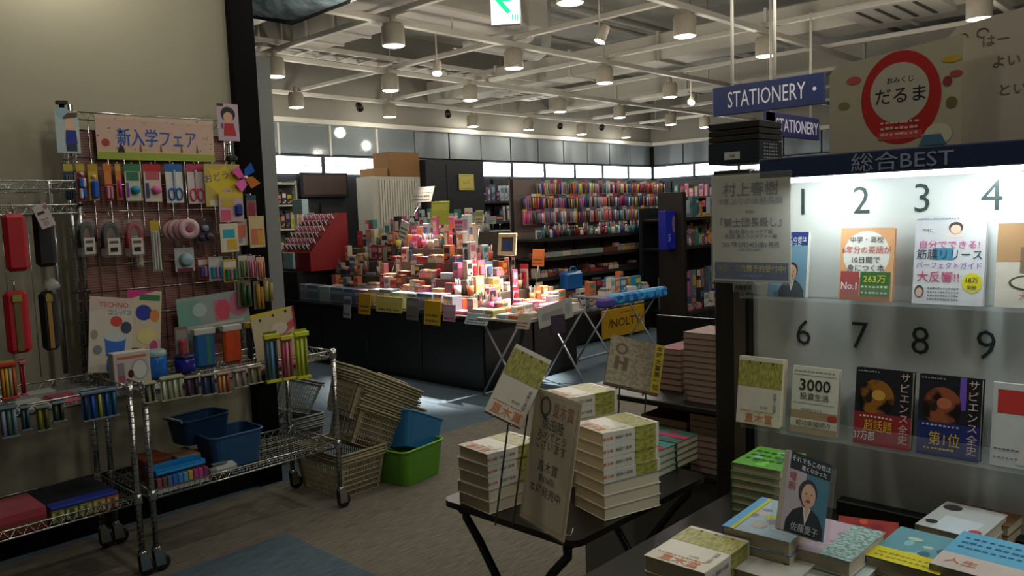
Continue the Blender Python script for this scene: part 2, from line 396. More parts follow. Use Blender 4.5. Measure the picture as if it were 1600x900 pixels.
for (px, py, lb) in ((563, 170, 'small dark unlit spotlight above the cardboard box'), (700, 180, 'small dark unlit spotlight left of the blinds'), (875, 198, 'small dark unlit spotlight before the blinds'), (940, 200, 'small dark unlit spotlight right of the blinds centre')):
    p = at(px, py, Z=3.02); fr = (Vector((5, 5, 0))-p).to_track_quat('Z', 'Y').to_matrix().to_4x4(); fr.translation = p
    one('track_spotlight', MB(fr).lathe([(.03, -.14), (.045, -.12), (.05, 0)], BLACK, 12).add([], [], BLACK), lb, 'spotlight')

# ---- hanging signs
NAVY = M('#1d2c5c', rough=.45)
# exit sign: lit white box with a green arrow
p = at(790, 36, d=4.2); p2 = at(810, 36, d=4.2)
fr = frame(p, (.6, -.8, 0), (0, 0, 1)); W = .16
ex = thing('exit_sign', 'lit exit sign with a green arrow on white hanging at the top of the ceiling', 'sign')
MB(fr).cbox(-.08, .08, -.01, .36, -.03, -.002, M('#c9d6d2', rough=.5), .004).build('sign_box', ex)
gr = M('#18c98a', emit=1.2, var=0)
mb = MB(fr).rect(-.075, -.005, .15, .36, M('#effff6', emit=1.6, var=0), 0)
mb.shape([(-.06, .13), (-.01, .18), (-.01, .15), (.06, .145), (.06, .115), (-.01, .11), (.03, .06), (.01, .045), (-.035, .1)], gr, 1)
mb.rect(.035, .012, .006, .03, gr, 1).rect(.05, .012, .006, .03, gr, 1).rect(.06, .012, .006, .03, gr, 1); mb.build('sign_face', ex)
MB(fr).tube([(0, .36, -.015), (0, .9, -.015)], .008, rail_m, 6).build('hanger', ex)
# big STATIONERY sign (faces -X)
a = at(1113, 138, X=5.0); b_ = at(1287, 114, X=5.0); z0, z1 = 2.11, 2.3; L = a.y-b_.y
fr = FY(5.0, a.y, z0)
st = thing('hanging_sign', 'large blue hanging sign reading STATIONERY in white letters', 'sign')
MB(fr).cbox(0, L, 0, z1-z0, -.03, 0, NAVY, .003).build('sign_board', st)
mb = MB(fr).text('STATIONERY', L*.5, .098, .15, M('#d8d8e0', rough=.5), 2, w_=L*.70, bold=.0).ell(L*.925, .098, .012, .012, M('#d8d8e0', rough=.5), 2); mb.build('lettering', st)
for px, nm in ((1143, 0), (1209, 1)):
    q = at(px, 130, X=5.0); MB().tube([(5.015, q.y, z1), (5.015, q.y, 3.3)], .012, M('#d9d6c8', rough=.4), 6).build('hanger_rod', st)
# smaller one beyond, turned the other way
q = at(1197, 191, Y=2.95); fr = FX(q.x, 2.95, q.z-.1, 0)
st = thing('hanging_sign', 'smaller purple-blue hanging sign half hidden below the large blue one', 'sign')
MB(fr).cbox(0, 1.05, 0, .19, -.03, 0, M('#27285c', rough=.45), .003).rect(0, 0, .16, .19, M('#4a3fa0', rough=.45), 0).build('sign_board', st)
MB(fr).text('STATIONERY', .6, .095, .15, M('#d4d4e4', rough=.5), 2, w_=.85).build('lettering', st)
MB(fr).tube([(.12, .19, -.015), (.12, 1.1, -.015)], .01, rail_m, 6).build('hanger_rod', st)
MB(fr).tube([(.9, .19, -.015), (.9, 1.1, -.015)], .01, rail_m, 6).build('hanger_rod', st)
# ================================================================ stationery rack and wire carts at the left
def rc(px0, py0, px1, py1, Y):
    a = at(px0, py0, Y=Y); b = at(px1, py1, Y=Y); return a.x, b.x, b.z, a.z
def goods(mb, w, h, items, d0=.004):
    """raised products on a card, in units of the card: kind, x0, y0, x1, y1, colour[, depth]"""
    for it in items:
        k, u0, v0, u1, v1, c = it[:6]; dp = it[6] if len(it) > 6 else .018; m = M(c, rough=.45)
        x0, x1, y0, y1 = u0*w, u1*w, v0*h, v1*h
        if k == 'flat': mb.rect(x0, y0, x1-x0, y1-y0, m, 1, z=d0-.004+.0006)
        elif k == 'flat2': mb.rect(x0, y0, x1-x0, y1-y0, m, 3, z=d0-.004+.0006)
        elif k == 'blob': mb.cbox(x0, x1, y0, y1, d0-.003, d0+dp, m, min(x1-x0, y1-y0)*.28)
        elif k == 'disc': mb.lathe([((x1-x0)/2, 0), ((x1-x0)/2, dp*.7), ((x1-x0)*.36, dp)], m, 18, Matrix.Translation(((x0+x1)/2, (y0+y1)/2, d0-.003)))
        elif k == 'ring':
            cx, cy, rx, ry = (x0+x1)/2, (y0+y1)/2, (x1-x0)/2, (y1-y0)/2
            mb.tube([(cx+rx*math.cos(t*.524), cy+ry*math.sin(t*.524), d0+.004) for t in range(12)], min(rx, ry)*.28, m, 6, closed=True)
        elif k == 'stick':
            mb.tube([((x0+x1)/2, y0, d0+(x1-x0)/2), ((x0+x1)/2, y1, d0+(x1-x0)/2)], (x1-x0)/2, m, 7)
        elif k == 'line': mb.tube([(x0, y0, d0+.004), (x1, y1, d0+.004)], .003, m, 5)
    return mb
def pack(name, label, cat, box, Y, card, items, hdr=None, group=None, tilt=0, roll=0, film=True, txt=None, hang=True):
    """a hanging or standing retail pack: backing card, product, clear film"""
    x0, x1, z0, z1 = rc(*box, Y); w, h = x1-x0, z1-z0
    fr = FX(x0, Y, z0, tilt) @ Matrix.Rotation(roll, 4, 'Z')
    t = thing(name, label, cat, fr, group)
    b = MB().cbox(0, w, 0, h, -.003, 0, M(card, rough=.5), .001)
    if hdr: b.rect(0, h*.8, w, h*.2, M(hdr), 1)
    if txt:
        for (s_, u, v, hh, c) in txt: b.text(s_, u*w, v*h, hh*h, M(c), 2, wmax=w*.9)
    b.build('backing_card', t)
    flats = [i for i in items if i[0].startswith('flat')]; solid = [i for i in items if not i[0].startswith('flat')]
    if flats: goods(MB(), w, h, flats).build('printed_insert', t)
    for it in solid:
        goods(MB(), w, h, [it]).build({'stick': 'pen', 'ring': 'loop', 'disc': 'round_case', 'line': 'strap'}.get(it[0], 'product'), t)
    if hang: MB().tube([(w/2, h-.004, -.002), (w/2, h+.006, -.002), (w/2, h+.006, -.075)], .0025, CHROME, 5).build('hook', t)
    return t

RK = 3.98
# ---- the display frame: posts, wire truss, pinkish slatted back
rack = thing('display_rack', 'tall chrome wire display frame with a pinkish brown slatted back hung with school goods', 'display rack', Matrix.Translation((1.68, RK, .84)))
slat = pattern('slat_back', '#5f3b34', '#8a5f55', 'wave', 26, rough=.5, thr=(.1, .45))
xl, xr = 1.28, 2.07
MB().box(xl+.02, xr-.02, RK, RK+.012, .80, 1.95, slat).build('slatted_back', rack, Matrix.Identity(4))
mb = MB()
for i in range(11):
    x = xl+.03+i*(xr-xl-.06)/10; mb.tube([(x, RK-.008, .84), (x, RK-.008, 2.0)], .0025, CHROME, 5)
for i in range(9): mb.tube([(xl, RK-.008, .95+i*.125), (xr, RK-.008, .95+i*.125)], .0022, CHROME, 5)
mb.build('wire_grid', rack, Matrix.Identity(4))
for x in (xl, xl+.035, xr):
    b = MB().tube([(x, RK, .82), (x, RK, 2.06)], .0115, CHROME, 12)
    for i in range(24): b.lathe([(.0125, 0), (.0125, .004)], M('#6d6f6c', rough=.4, metal=1), 12, Matrix.Translation((x, RK, .86+i*.05)))
    b.build('post', rack, Matrix.Identity(4))
mb = MB().tube([(xl, RK-.01, 2.03), (xr, RK-.01, 2.03)], .004, CHROME, 6).tube([(xl, RK-.01, 1.995), (xr, RK-.01, 1.995)], .004, CHROME, 6)
zz = [(xl+(xr-xl)*i/40, RK-.01, 1.995 if i % 2 else 2.03) for i in range(41)]; mb.tube(zz, .0022, CHROME, 5, cap=False); mb.build('wire_truss', rack, Matrix.Identity(4))
for x in (xl, xr): MB().box(x-.02, x+.02, RK-.02, RK+.02, 2.06, 2.075, BLACK).build('post_cap', rack, Matrix.Identity(4))
MB().cbox(xr-.03, xr+.02, RK-.05, RK-.01, 1.82, 1.85, BLACK, .006).build('clamp', rack, Matrix.Identity(4))
for x, z in ((1.27, 1.6), (1.27, 1.2), (1.3, .95)): MB().box(x-.02, x+.06, RK-.02, RK-.012, z, z+.012, BLACK).build('bracket', rack, Matrix.Identity(4))

# banner and the two picture cards
x0, x1, z0, z1 = rc(147, 178, 336, 253, 3.93); w, h = x1-x0, z1-z0
t = thing('fair_banner', 'pale pink banner with blue writing and a green meadow strip on top of the rack', 'banner', FX(x0, 3.93, z0))
b = MB().cbox(0, w, 0, h, -.004, 0, M('#c9ab9c'), .001).rect(0, 0, w, h*.17, M('#93a43f'), 1).rect(0, h*.17, w, h*.05, M('#c9b678'), 1).rect(0, h*.9, w, h*.1, M('#cdb59d'), 1)
r_ = random.Random(3)
for i in range(46): 
    u, v = r_.random(), r_.random()
    if .2 < u < .85 and .25 < v < .72: continue
    b.ell(u*w, (.22+v*.74)*h, .005, .004, M(r_.choice(['#c77f83', '#b8b04a', '#7f9a4a', '#c9a043', '#b06a75'])), 2, 7)
b.ell(.07*w, .38*h, .018, .018, M('#a8302b'), 2); b.shape([(.16*w, .16*h), (.22*w, .16*h), (.21*w, .3*h), (.19*w, .34*h), (.17*w, .28*h)], M('#1c1c22'), 3)
for u in (.35, .52, .7, .84): b.shape([((u-.012)*w, .2*h), ((u+.012)*w, .2*h), (u*w, .4*h)], M('#6e5436'), 3)
b.build('banner_card', t)
MB().text('新入学フェア', .5*w, .52*h, h*.44, M('#1c5aa6'), 2, w_=w*.675).text('新入学フェア', .5*w+.0012, .52*h+.001, h*.43, M('#1c5aa6'), 3, w_=w*.67).build('lettering', t)
def card(label, box, Y, bg, arts, roll=0, tilt=0, name='picture_card', cat='card', group=None, thick=.003):
    x0, x1, z0, z1 = rc(*box, Y); w, h = x1-x0, z1-z0
    b = MB().cbox(0, w, 0, h, -thick, 0, M(bg), .0008)
    for k, a in enumerate(arts):
        if a[0] == 'e': b.ell(a[1]*w, a[2]*h, a[3]*w, a[4]*h, M(a[5]), 1+k*.4)
        elif a[0] == 'r': b.rect(a[1]*w, a[2]*h, a[3]*w, a[4]*h, M(a[5]), 1+k*.4)
        elif a[0] == 't': b.text(a[1], a[2]*w, a[3]*h, a[4]*h, M(a[5]), 1+k*.4, wmax=w*.92, rot=a[6] if len(a) > 6 else 0)
        elif a[0] == 's': b.shape([(p[0]*w, p[1]*h) for p in a[1]], M(a[2]), 1+k*.4)
    return one(name, b, label, cat, FX(x0, Y, z0, tilt) @ Matrix.Rotation(roll, 4, 'Z'), group)
card('pale blue card with a pupil in brown hat and navy jacket, rack top left', (84, 172, 127, 240), 3.945, '#aebfc0',
     [('e', .35, .95, .3, .12, '#8fb2bd'), ('s', [(.35, .62), (.95, .62), (.9, .2), (.4, .15)], '#c9c6b2'), ('e', .62, .68, .22, .17, '#d6b79b'), ('s', [(.32, .8), (.95, .86), (.98, .98), (.55, .95), (.35, .86)], '#5b4326'), ('s', [(.42, .55), (.85, .55), (.88, .22), (.38, .22)], '#1b2f8c'), ('s', [(.4, .22), (.85, .22), (.85, .05), (.4, .05)], '#26303b')])
card('light card with a dark haired girl in red smock, rack top right', (338, 161, 375, 221), 3.945, '#b9a3b0',
     [('e', .5, .72, .34, .2, '#171518'), ('e', .5, .64, .22, .14, '#cfa287'), ('s', [(.3, .48), (.75, .48), (.85, .14), (.25, .14)], '#b3202a'), ('e', .2, .4, .06, .08, '#6b4a7d'), ('r', 0, .93, .3, .07, '#3a1216')])
# row of eye-level packs (photo left to right)
RW = [('pencil_set', 'navy and teal pencil set with a yellow top hanging at the row\'s left end', (98, 256, 118, 313), '#1b3a48', '#b5a02e', [('stick', .15, .05, .35, .7, '#1f5f83'), ('stick', .4, .05, .6, .7, '#7a2f2a'), ('stick', .65, .05, .85, .7, '#20484c')]),
      ('stamp_set', 'red pack of blue and white chequered stamps, second in the upper row', (118, 256, 136, 315), '#8f2420', '#b5a02e', [('blob', .1, .08, .48, .35, '#c6cde0'), ('blob', .52, .08, .9, .35, '#2f58b5'), ('blob', .1, .38, .48, .62, '#2b54ae'), ('blob', .52, .38, .9, .62, '#c2c8dc'), ('disc', .3, .66, .75, .8, '#c9c1bd')]),
      ('toy_pencil_case', 'yellow pack holding a rocket shaped blue pencil case', (136, 256, 156, 313), '#c0a326', '#a88c1c', [('blob', .15, .05, .85, .55, '#1b52b4', .025), ('disc', .3, .55, .7, .75, '#d0b9a0')]),
      ('eraser_set', 'orange and dark red pack of pink erasers in the upper row', (160, 256, 178, 314), '#7c2320', '#c46a22', [('flat', .1, .45, .9, .8, '#cc7a2a'), ('blob', .15, .06, .45, .4, '#d58fa5'), ('blob', .55, .06, .85, .4, '#c67c97')]),
      ('glue_stick_set', 'orange pack with one bright magenta glue stick', (179, 256, 192, 312), '#c8782c', '#c8a02c', [('stick', .25, .05, .8, .55, '#b7208d')]),
      ('pencil_sharpener', 'green topped pack with a round turquoise pencil sharpener', (193, 256, 222, 314), '#bfc0a2', '#2e7a4a', [('flat', .1, .55, .9, .78, '#1e6a55'), ('disc', .3, .1, .85, .5, '#2184a8', .03), ('flat2', .05, .1, .22, .5, '#7c3aa8')]),
      ('pencil_sharpener', 'red topped pack with a round pink pencil sharpener', (223, 256, 254, 315), '#c9bda9', '#b0222e', [('flat', .1, .58, .9, .8, '#aa5560'), ('disc', .38, .12, .9, .52, '#ce6da2', .03), ('flat2', .06, .1, .26, .5, '#273a7a')]),
      ('scissors_pack', 'white and blue pack holding a pair of blue handled scissors', (257, 256, 288, 317), '#cfd2cc', '#2467a8', [('flat', .42, .2, .6, .8, '#2a78b8'), ('ring', .1, .08, .46, .38, '#1b5aa6'), ('ring', .54, .08, .9, .38, '#1b5aa6'), ('blob', .44, .36, .56, .85, '#aab0b4', .006)]),
      ('scissors_pack', 'white and pink pack holding a pair of pink handled scissors', (291, 256, 321, 318), '#d2c8c4', '#b23a55', [('flat', .42, .2, .6, .8, '#c8647e'), ('ring', .1, .08, .46, .38, '#c4455f'), ('ring', .54, .08, .9, .38, '#c4455f'), ('blob', .44, .36, .56, .85, '#aab0b4', .006)])]
for nm, lb, bx, cd_, hd, its in RW: pack(nm, lb, nm.replace('_', ' '), bx, 3.90, cd_, its, hd, 'packs hanging in the upper row of the rack')
# burst card, pinwheel and the packs round it
card('large yellow burst card with purple writing at the rack right side', (318, 256, 378, 322), 3.86, '#b8a558', [('s', [(.0, .55), (.2, .7), (.1, .9), (.4, .85), (.6, 1), (.7, .8), (1, .75), (.85, .5), (1, .2), (.6, .3), (.4, .1), (.3, .35)], '#d0bb2c'), ('t', 'おどうぐ', .45, .72, .22, '#4a2a8c', .2), ('e', .6, .25, .25, .16, '#b79ac4'), ('r', .1, .02, .5, .14, '#cfc6a6')])
x0, x1, z0, z1 = rc(362, 252, 402, 302, 3.84); cx, cz, R_ = (x0+x1)/2, (z0+z1)/2, (x1-x0)/2
t = thing('toy_pinwheel', 'blue and pink toy pinwheel at the upper right edge of the rack', 'pinwheel', FX(cx, 3.84, cz))
for k, c in enumerate(('#1f5fb8', '#c23a8a', '#d0579e', '#c8742a')):
    a = k*math.pi/2+.5; pts = [(0, 0, 0), (R_*math.cos(a), R_*math.sin(a), .004), (R_*1.25*math.cos(a+.7), R_*1.25*math.sin(a+.7), .02), (R_*.6*math.cos(a+1.2), R_*.6*math.sin(a+1.2), .012)]
    MB().add([(p[0], p[1], p[2]) for p in pts]+[(p[0], p[1], p[2]-.002) for p in pts], [(0, 1, 2, 3), (7, 6, 5, 4), (0, 4, 5, 1), (1, 5, 6, 2), (2, 6, 7, 3), (3, 7, 4, 0)], M(c)).build('sail', t)
MB().tube([(0, 0, -.006), (0, -R_*2.0, -.006)], .003, BLACK, 6).lathe([(0, .022), (.008, .018), (.008, -.004)], WHITE, 10).build('stick', t)
SP = [('craft_kit', 'pink and yellow craft pack with a small blue case, below the pinwheel', (341, 300, 382, 346), '#bda0a8', '#cdb53a', [('flat', .05, .05, .45, .4, '#c9556e'), ('blob', .6, .2, .92, .6, '#25357e'), ('flat', .1, .5, .6, .75, '#b9a338')], 3.84),
      ('sticker_sheet', 'dark red and grey sticker sheet at the rack edge under the pinwheel', (384, 305, 402, 345), '#7a5a58', '#2e4b58', [('flat', .2, .2, .8, .7, '#8a2a34')], 3.85),
      ('sticker_sheet', 'white sticker sheet with turquoise and yellow blocks, leftmost of three', (343, 350, 374, 393), '#c9c4ae', None, [('flat', .15, .5, .8, .8, '#2a9cb4'), ('flat', .35, .08, .9, .45, '#c7a034')], 3.80),
      ('sticker_sheet', 'white sticker sheet with red and orange pictures, middle of three', (364, 343, 388, 383), '#c4b59e', None, [('flat', .15, .3, .85, .8, '#c06a4c'), ('flat2', .2, .1, .6, .3, '#7c8c94')], 3.86),
      ('sticker_sheet', 'cream and orange sticker sheet, rightmost of three', (388, 338, 415, 386), '#c2b184', None, [('flat', .1, .1, .9, .6, '#bf6e52'), ('flat2', .5, .1, .9, .55, '#c4933c')], 3.84)]
for nm, lb, bx, cd_, hd, its, Y in SP: pack(nm, lb, nm.replace('_', ' '), bx, Y, cd_, its, hd, None)
# second row
for k, (bx, c, lb) in enumerate((((116, 343, 150, 400), '#1a1512', 'black bagged loop with a white tag, leftmost in the second row'), ((152, 343, 190, 401), '#221e1c', 'black bagged loop with a white tag, between the other two'), ((190, 343, 225, 400), '#8e1420', 'dark red bagged loop with a white tag'))):
    x0, x1, z0, z1 = rc(*bx, 3.9); w, h = x1-x0, z1-z0
    t = thing('bagged_headband', lb, 'bagged band', FX(x0, 3.9, z0), 'bagged bands in the second row')
    MB().tube([(w*.5+w*.36*math.cos(a*.3-.3), h*.5+h*.36*math.sin(a*.3-.3), .02) for a in range(13)]+[(w*.14, h*.25, .02)], .014, M(c, rough=.4), 8).build('band', t)
    MB().cbox(w*.25, w*.85, h*.06, h*.5, .036, .038, M('#c4beb2'), .001).rect(w*.35, h*.14, w*.35, h*.12, INK, 1, z=.038).rect(w*.33, h*.36, w*.42, h*.07, M('#4d4a44'), 1, z=.038).build('price_tag', t)
    MB().cbox(0, w, 0, h, 0, .034, M('#c5c9c6', rough=.08, alpha=.16, spec=1, var=.3, scale=60), .012).build('clear_bag', t)
    MB().tube([(w/2, h, .01), (w/2, h+.03, .01), (w/2, h+.03, -.07)], .0025, CHROME, 5).build('hook', t)
pack('ruler_pack', 'tall narrow pack of clear rulers with a yellow top', 'ruler', (234, 345, 254, 423), 3.88, '#b9b6a2', [('blob', .1, .02, .35, .8, '#9fb3b1', .004), ('blob', .42, .02, .62, .8, '#c4a8a8', .004), ('blob', .7, .02, .9, .8, '#a5b0a0', .004)], '#b29a24')
pack('ruler_pack', 'short clear ruler hanging below the dark red band', 'ruler', (213, 392, 225, 416), 3.92, '#b5b09a', [('blob', .2, .05, .8, .8, '#a7a58f', .004)], None)
x0, x1, z0, z1 = rc(255, 336, 303, 383, 3.88)
t = thing('origami_disc_pack', 'stack of round pale pink rolls in clear wrap', 'paper rolls', FX((x0+x1)/2, 3.9, (z0+z1)/2))
for k in range(4): MB(loc(-.03+k*.018, .002*k, .012+k*.02)).lathe([(.018, 0), (.05, 0), (.05, .014), (.018, .014), (.018, 0)], M(['#a9838a', '#b58f94', '#a57a80', '#b99ba0'][k], rough=.35), 20).build('paper_roll', t)
MB(loc(.024, .006, .088)).lathe([(0, .001), (.014, .001), (.018, 0)], M('#8e4450'), 14).build('label', t)
MB().tube([(0, .05, .02), (0, .06, .02), (0, .06, -.09)], .0025, CHROME, 5).build('hook', t)
pack('hair_accessory_pack', 'small dark pack of navy and brown beads right of the pink rolls', 'bead pack', (305, 345, 336, 380), 3.9, '#3c3338', [('disc', .1, .1, .4, .45, '#2b3355'), ('disc', .5, .15, .85, .5, '#5f4b5c'), ('disc', .3, .5, .65, .85, '#77808e')], None)
pack('hair_accessory_pack', 'round white and turquoise pack under the pink rolls', 'bead pack', (272, 388, 305, 423), 3.9, '#a9aeb0', [('disc', .2, .15, .85, .85, '#8aa8ae', .03), ('flat', .1, 0, .9, .14, '#6b2436')], None)
for k, (bx, c1, c2, lb) in enumerate((((308, 403, 330, 435), '#9f3a3c', '#344a80', 'red and navy clay pack, leftmost in the low row'), ((325, 402, 350, 437), '#b9bfba', '#1f7f98', 'white and turquoise clay pack in the low row'), ((348, 406, 371, 440), '#b89a3c', '#247246', 'yellow and green clay pack in the low row'))):
    pack('clay_pack', lb, 'clay pack', bx, 3.9-.03*k, c1, [('blob', .1, .1, .35, .6, c2), ('blob', .4, .1, .62, .6, '#a86a90'), ('blob', .68, .1, .92, .6, c2), ('flat', .05, .65, .95, .9, '#c9c8bc')], None, 'clay packs in the low row of the rack')
for k, (bx, cc, lb) in enumerate((((372, 400, 388, 434), ['#b3b49a', '#3b5a3a', '#8a8f62'], 'white and green marker pack beside the clay packs'), ((386, 400, 401, 434), ['#b89aa8', '#a84a6c', '#c08f98'], 'pink marker pack at the right of the low row'), ((400, 402, 415, 436), ['#c4a88c', '#b0605a', '#c79a5c'], 'peach marker pack at the very end of the low row'))):
    pack('marker_pack', lb, 'marker pack', bx, 3.84, cc[0], [('stick', .1, .05, .32, .8, cc[1]), ('stick', .4, .05, .62, .8, cc[2]), ('stick', .68, .05, .9, .8, cc[1])], None, 'marker packs in the low row')
for k, (bx, cc, lb) in enumerate((((370, 438, 394, 478), '#254a2b', 'dark green tube pack hanging below the markers'), ((395, 440, 414, 482), '#a8803a', 'ochre tube pack hanging below the markers'), ((405, 436, 428, 470), '#8c8348', 'olive and grey tube pack at the outermost hook'))):
    pack('tube_pack', lb, 'tube pack', bx, 3.86, '#77715a', [('stick', .15, .05, .5, .9, cc), ('stick', .55, .05, .85, .8, cc)], None, 'tube packs under the markers')

# ---- wire carts
def truss(mb, x0, x1, y, z, axis='x', n=None, h=.035):
    n = n or int(abs(x1-x0)/.022)
    P = (lambda t, zz: (t, y, zz)) if axis == 'x' else (lambda t, zz: (y, t, zz))
    mb.tube([P(x0, z), P(x1, z)], .0042, CHROME, 6).tube([P(x0, z-h), P(x1, z-h)], .0042, CHROME, 6)
    mb.tube([P(x0+(x1-x0)*i/n, z-h if i % 2 else z) for i in range(n+1)], .0022, CHROME, 5, cap=False)
def wire_cart(x0, x1, y0, y1, label, ztop=.83, zlow=.36):
    t = thing('wire_cart', label, 'wire cart', Matrix.Translation(((x0+x1)/2, (y0+y1)/2, 0)), 'chrome wire carts')
    for (x, y) in ((x0, y0), (x1, y0), (x0, y1), (x1, y1)):
        b = MB().tube([(x, y, .115), (x, y, ztop+.012)], .0125, CHROME, 12)
        for i in range(28): b.lathe([(.0132, 0), (.0132, .003)], M('#55565a', rough=.4, metal=1), 12, Matrix.Translation((x, y, .14+i*.0254)))
        for z in (ztop, zlow): b.lathe([(.015, -.04), (.019, -.035), (.017, .004), (.0135, .006)], CHROME, 12, Matrix.Translation((x, y, z)))
        b.build('post', t, Matrix.Identity(4))
        c = MB().box(x-.002, x+.002, y-.018, y+.018, .1, .115, CHROME).lathe([(.016, .095), (.02, .1), (.016, .115)], CHROME, 14, Matrix.Translation((x, y, 0)))
        for s_ in (-.017, .017): c.prism([(-.012, -.02), (.032, -.02), (.02, .05), (-.016, .05)], s_-.002, s_+.002, CHROME, Matrix.Translation((x, y, .05)) @ Matrix.Rotation(math.pi/2, 4, 'X'))
        k = c.build('caster', t, Matrix.Identity(4))
        MB(Matrix.Translation((x+.018, y+.014, .0375)) @ Matrix.Rotation(math.pi/2, 4, 'X')).lathe([(0, 0), (.02, 0), (.034, .002), (.0365, .008), (.0365, .02), (.034, .026), (.02, .028), (0, .028)], M('#1b1c1c', rough=.5), 22).build('wheel', k)
    for z in (ztop, zlow):
        b = MB()
        truss(b, x0+.012, x1-.012, y0, z); truss(b, x0+.012, x1-.012, y1, z); truss(b, y0+.012, y1-.012, x0, z, 'y'); truss(b, y0+.012, y1-.012, x1, z, 'y')
        sh = b.build('wire_shelf', t, Matrix.Identity(4))
        b = MB(); n = int((x1-x0)/.0175); zz = z-.036
        for i in range(1, n): x = x0+(x1-x0)*i/n; b.tube([(x, y0, zz), (x, y1, zz)], .0019, CHROME, 4, cap=False)
        m_ = 5
        for i in range(1, m_): y = y0+(y1-y0)*i/m_; b.tube([(x0, y, zz-.004), (x1, y, zz-.004)], .003, CHROME, 5, cap=False)
        for i in range(14): y = y0+(y1-y0)*(i+.5)/14; b.tube([(x0, y, zz-.001), (x1, y, zz-.001)], .0014, CHROME, 4, cap=False)
        b.build('wire_deck', sh)
    return t
wire_cart(1.335, 2.285, 3.45, 3.91, 'chrome wire cart on casters in front of the slatted rack, lower shelf half empty')
wire_cart(.36, 1.275, 3.45, 3.91, 'chrome wire cart at the left edge with red pouches hanging over it')
# taller wire shelf behind the left cart, with hanging pouches
t = thing('wire_rack', 'chrome wire top rack at the far left that the red and black pouches hang from', 'wire rack', Matrix.Translation((.7, 3.98, .84)))
b = MB()
for z in (1.70, 1.60): truss(b, .3, 1.20, 3.66, z); truss(b, .3, 1.20, 3.98, z); truss(b, 3.66, 3.98, 1.20, z, 'y')
b.build('wire_top', t, Matrix.Identity(4))
for (x, y) in ((1.20, 3.98), (.32, 3.98)): MB().tube([(x, y, .84), (x, y, 1.72)], .012, CHROME, 10).build('post', t, Matrix.Identity(4))
b = MB()
for i in range(9): b.tube([(.4+i*.1, 3.985, .84), (.4+i*.1, 3.985, 1.7)], .0022, CHROME, 5)
b.build('back_wires', t, Matrix.Identity(4))
def pouch(label, box, Y, c, zipc=None, r=.03, name='pencil_pouch'):
    x0, x1, z0, z1 = rc(*box, Y); w, h = x1-x0, z1-z0
    fr = FX(x0, Y, z0); t = thing(name, label, 'pouch', fr)
    MB().cbox(0, w, 0, h, -.035, 0, M(c, rough=.55, scale=120), .016).build('pouch_body', t)
    if zipc:
        MB().cbox(w*.36, w*.62, .01, h-.01, 0, .004, M(zipc, rough=.6), .001).cbox(w*.3, w*.7, h*.82, h*.93, .003, .008, M('#8d8230', rough=.4), .002).build('sleeve', t)
    MB().tube([(w/2, h, -.02), (w/2, h+.04, -.02), (w/2, h+.04, -.06)], .003, CHROME, 5).build('hook', t)
    return t
pouch('large plain red hard pencil case hanging at the upper left', (3, 334, 49, 423), 3.55, '#a5141f')
pouch('plain black pencil case with a white tag in front, right of the red one', (51, 330, 92, 416), 3.62, '#0c0b0b')
pouch('red pencil case with an olive zip sleeve hanging lower left', (5, 456, 53, 550), 3.55, '#a81626', '#5f5a2c')
pouch('black pencil case with a tan zip sleeve beside the red one', (61, 456, 97, 546), 3.60, '#0d0c0b', '#9a7434')
card('white price tag with small print leaning over the black pencil case', (63, 322, 90, 358), 3.53, '#b6aead', [('r', .15, .6, .5, .12, '#3a2a2c'), ('r', .2, .35, .5, .05, '#8a6a72'), ('e', .45, .2, .2, .12, '#a88a90'), ('e', .85, .85, .15, .1, '#8c6476')], roll=.35, name='price_tag')
for k, (bx, c) in enumerate((((64, 428, 98, 452), '#b9bab6'),)):
    x0, x1, z0, z1 = rc(*bx, 3.6)
    one('crumpled_wrap', MB().lathe([(.0, 0), (.02, .004), (.032, .014), (.026, .03), (.012, .045), (0, .05)], M('#c6cac8', rough=.08, alpha=.4, spec=1), 9, FX((x0+x1)/2, 3.6, z0)@Matrix.Rotation(-math.pi/2, 4, 'X')), 'clear crumpled plastic top of the lower black pencil case', 'plastic wrap')
# ---- goods on the right cart's upper shelf
def box_(name, label, cat, x0, x1, y0, y1, z0, z1, m, arts=None, rz=0, group=None, c=.003, top=None):
    """a carton; art on its front face, optional top print"""
    cx, cy = (x0+x1)/2, (y0+y1)/2; w, d, h = x1-x0, y1-y0, z1-z0
    mw = loc(cx, cy, z0, rz); b = MB().cbox(-w/2, w/2, -d/2, d/2, 0, h, M(m) if isinstance(m, str) else m, c)
    fr = frame((-w/2, -d/2, 0), (1, 0, 0), (0, 0, 1))
    for k, a in enumerate(arts or []):
        l = 1+k*.4
        if a[0] == 'r': b.rect(a[1]*w, a[2]*h, a[3]*w, a[4]*h, M(a[5]), l, fr)
        elif a[0] == 'e': b.ell(a[1]*w, a[2]*h, a[3]*w, a[4]*h, M(a[5]), l, M_=fr)
        elif a[0] == 't': b.text(a[1], a[2]*w, a[3]*h, a[4]*h, M(a[5]), l, wmax=.9*w, M_=fr)
    if top: b.add([(-w/2*.96, -d/2*.96, h+.0006), (w/2*.96, -d/2*.96, h+.0006), (w/2*.96, d/2*.96, h+.0006), (-w/2*.96, d/2*.96, h+.0006)], [(0, 1, 2, 3)], M(top))
    return one(name, b, label, cat, mw, group)
ZT = .80
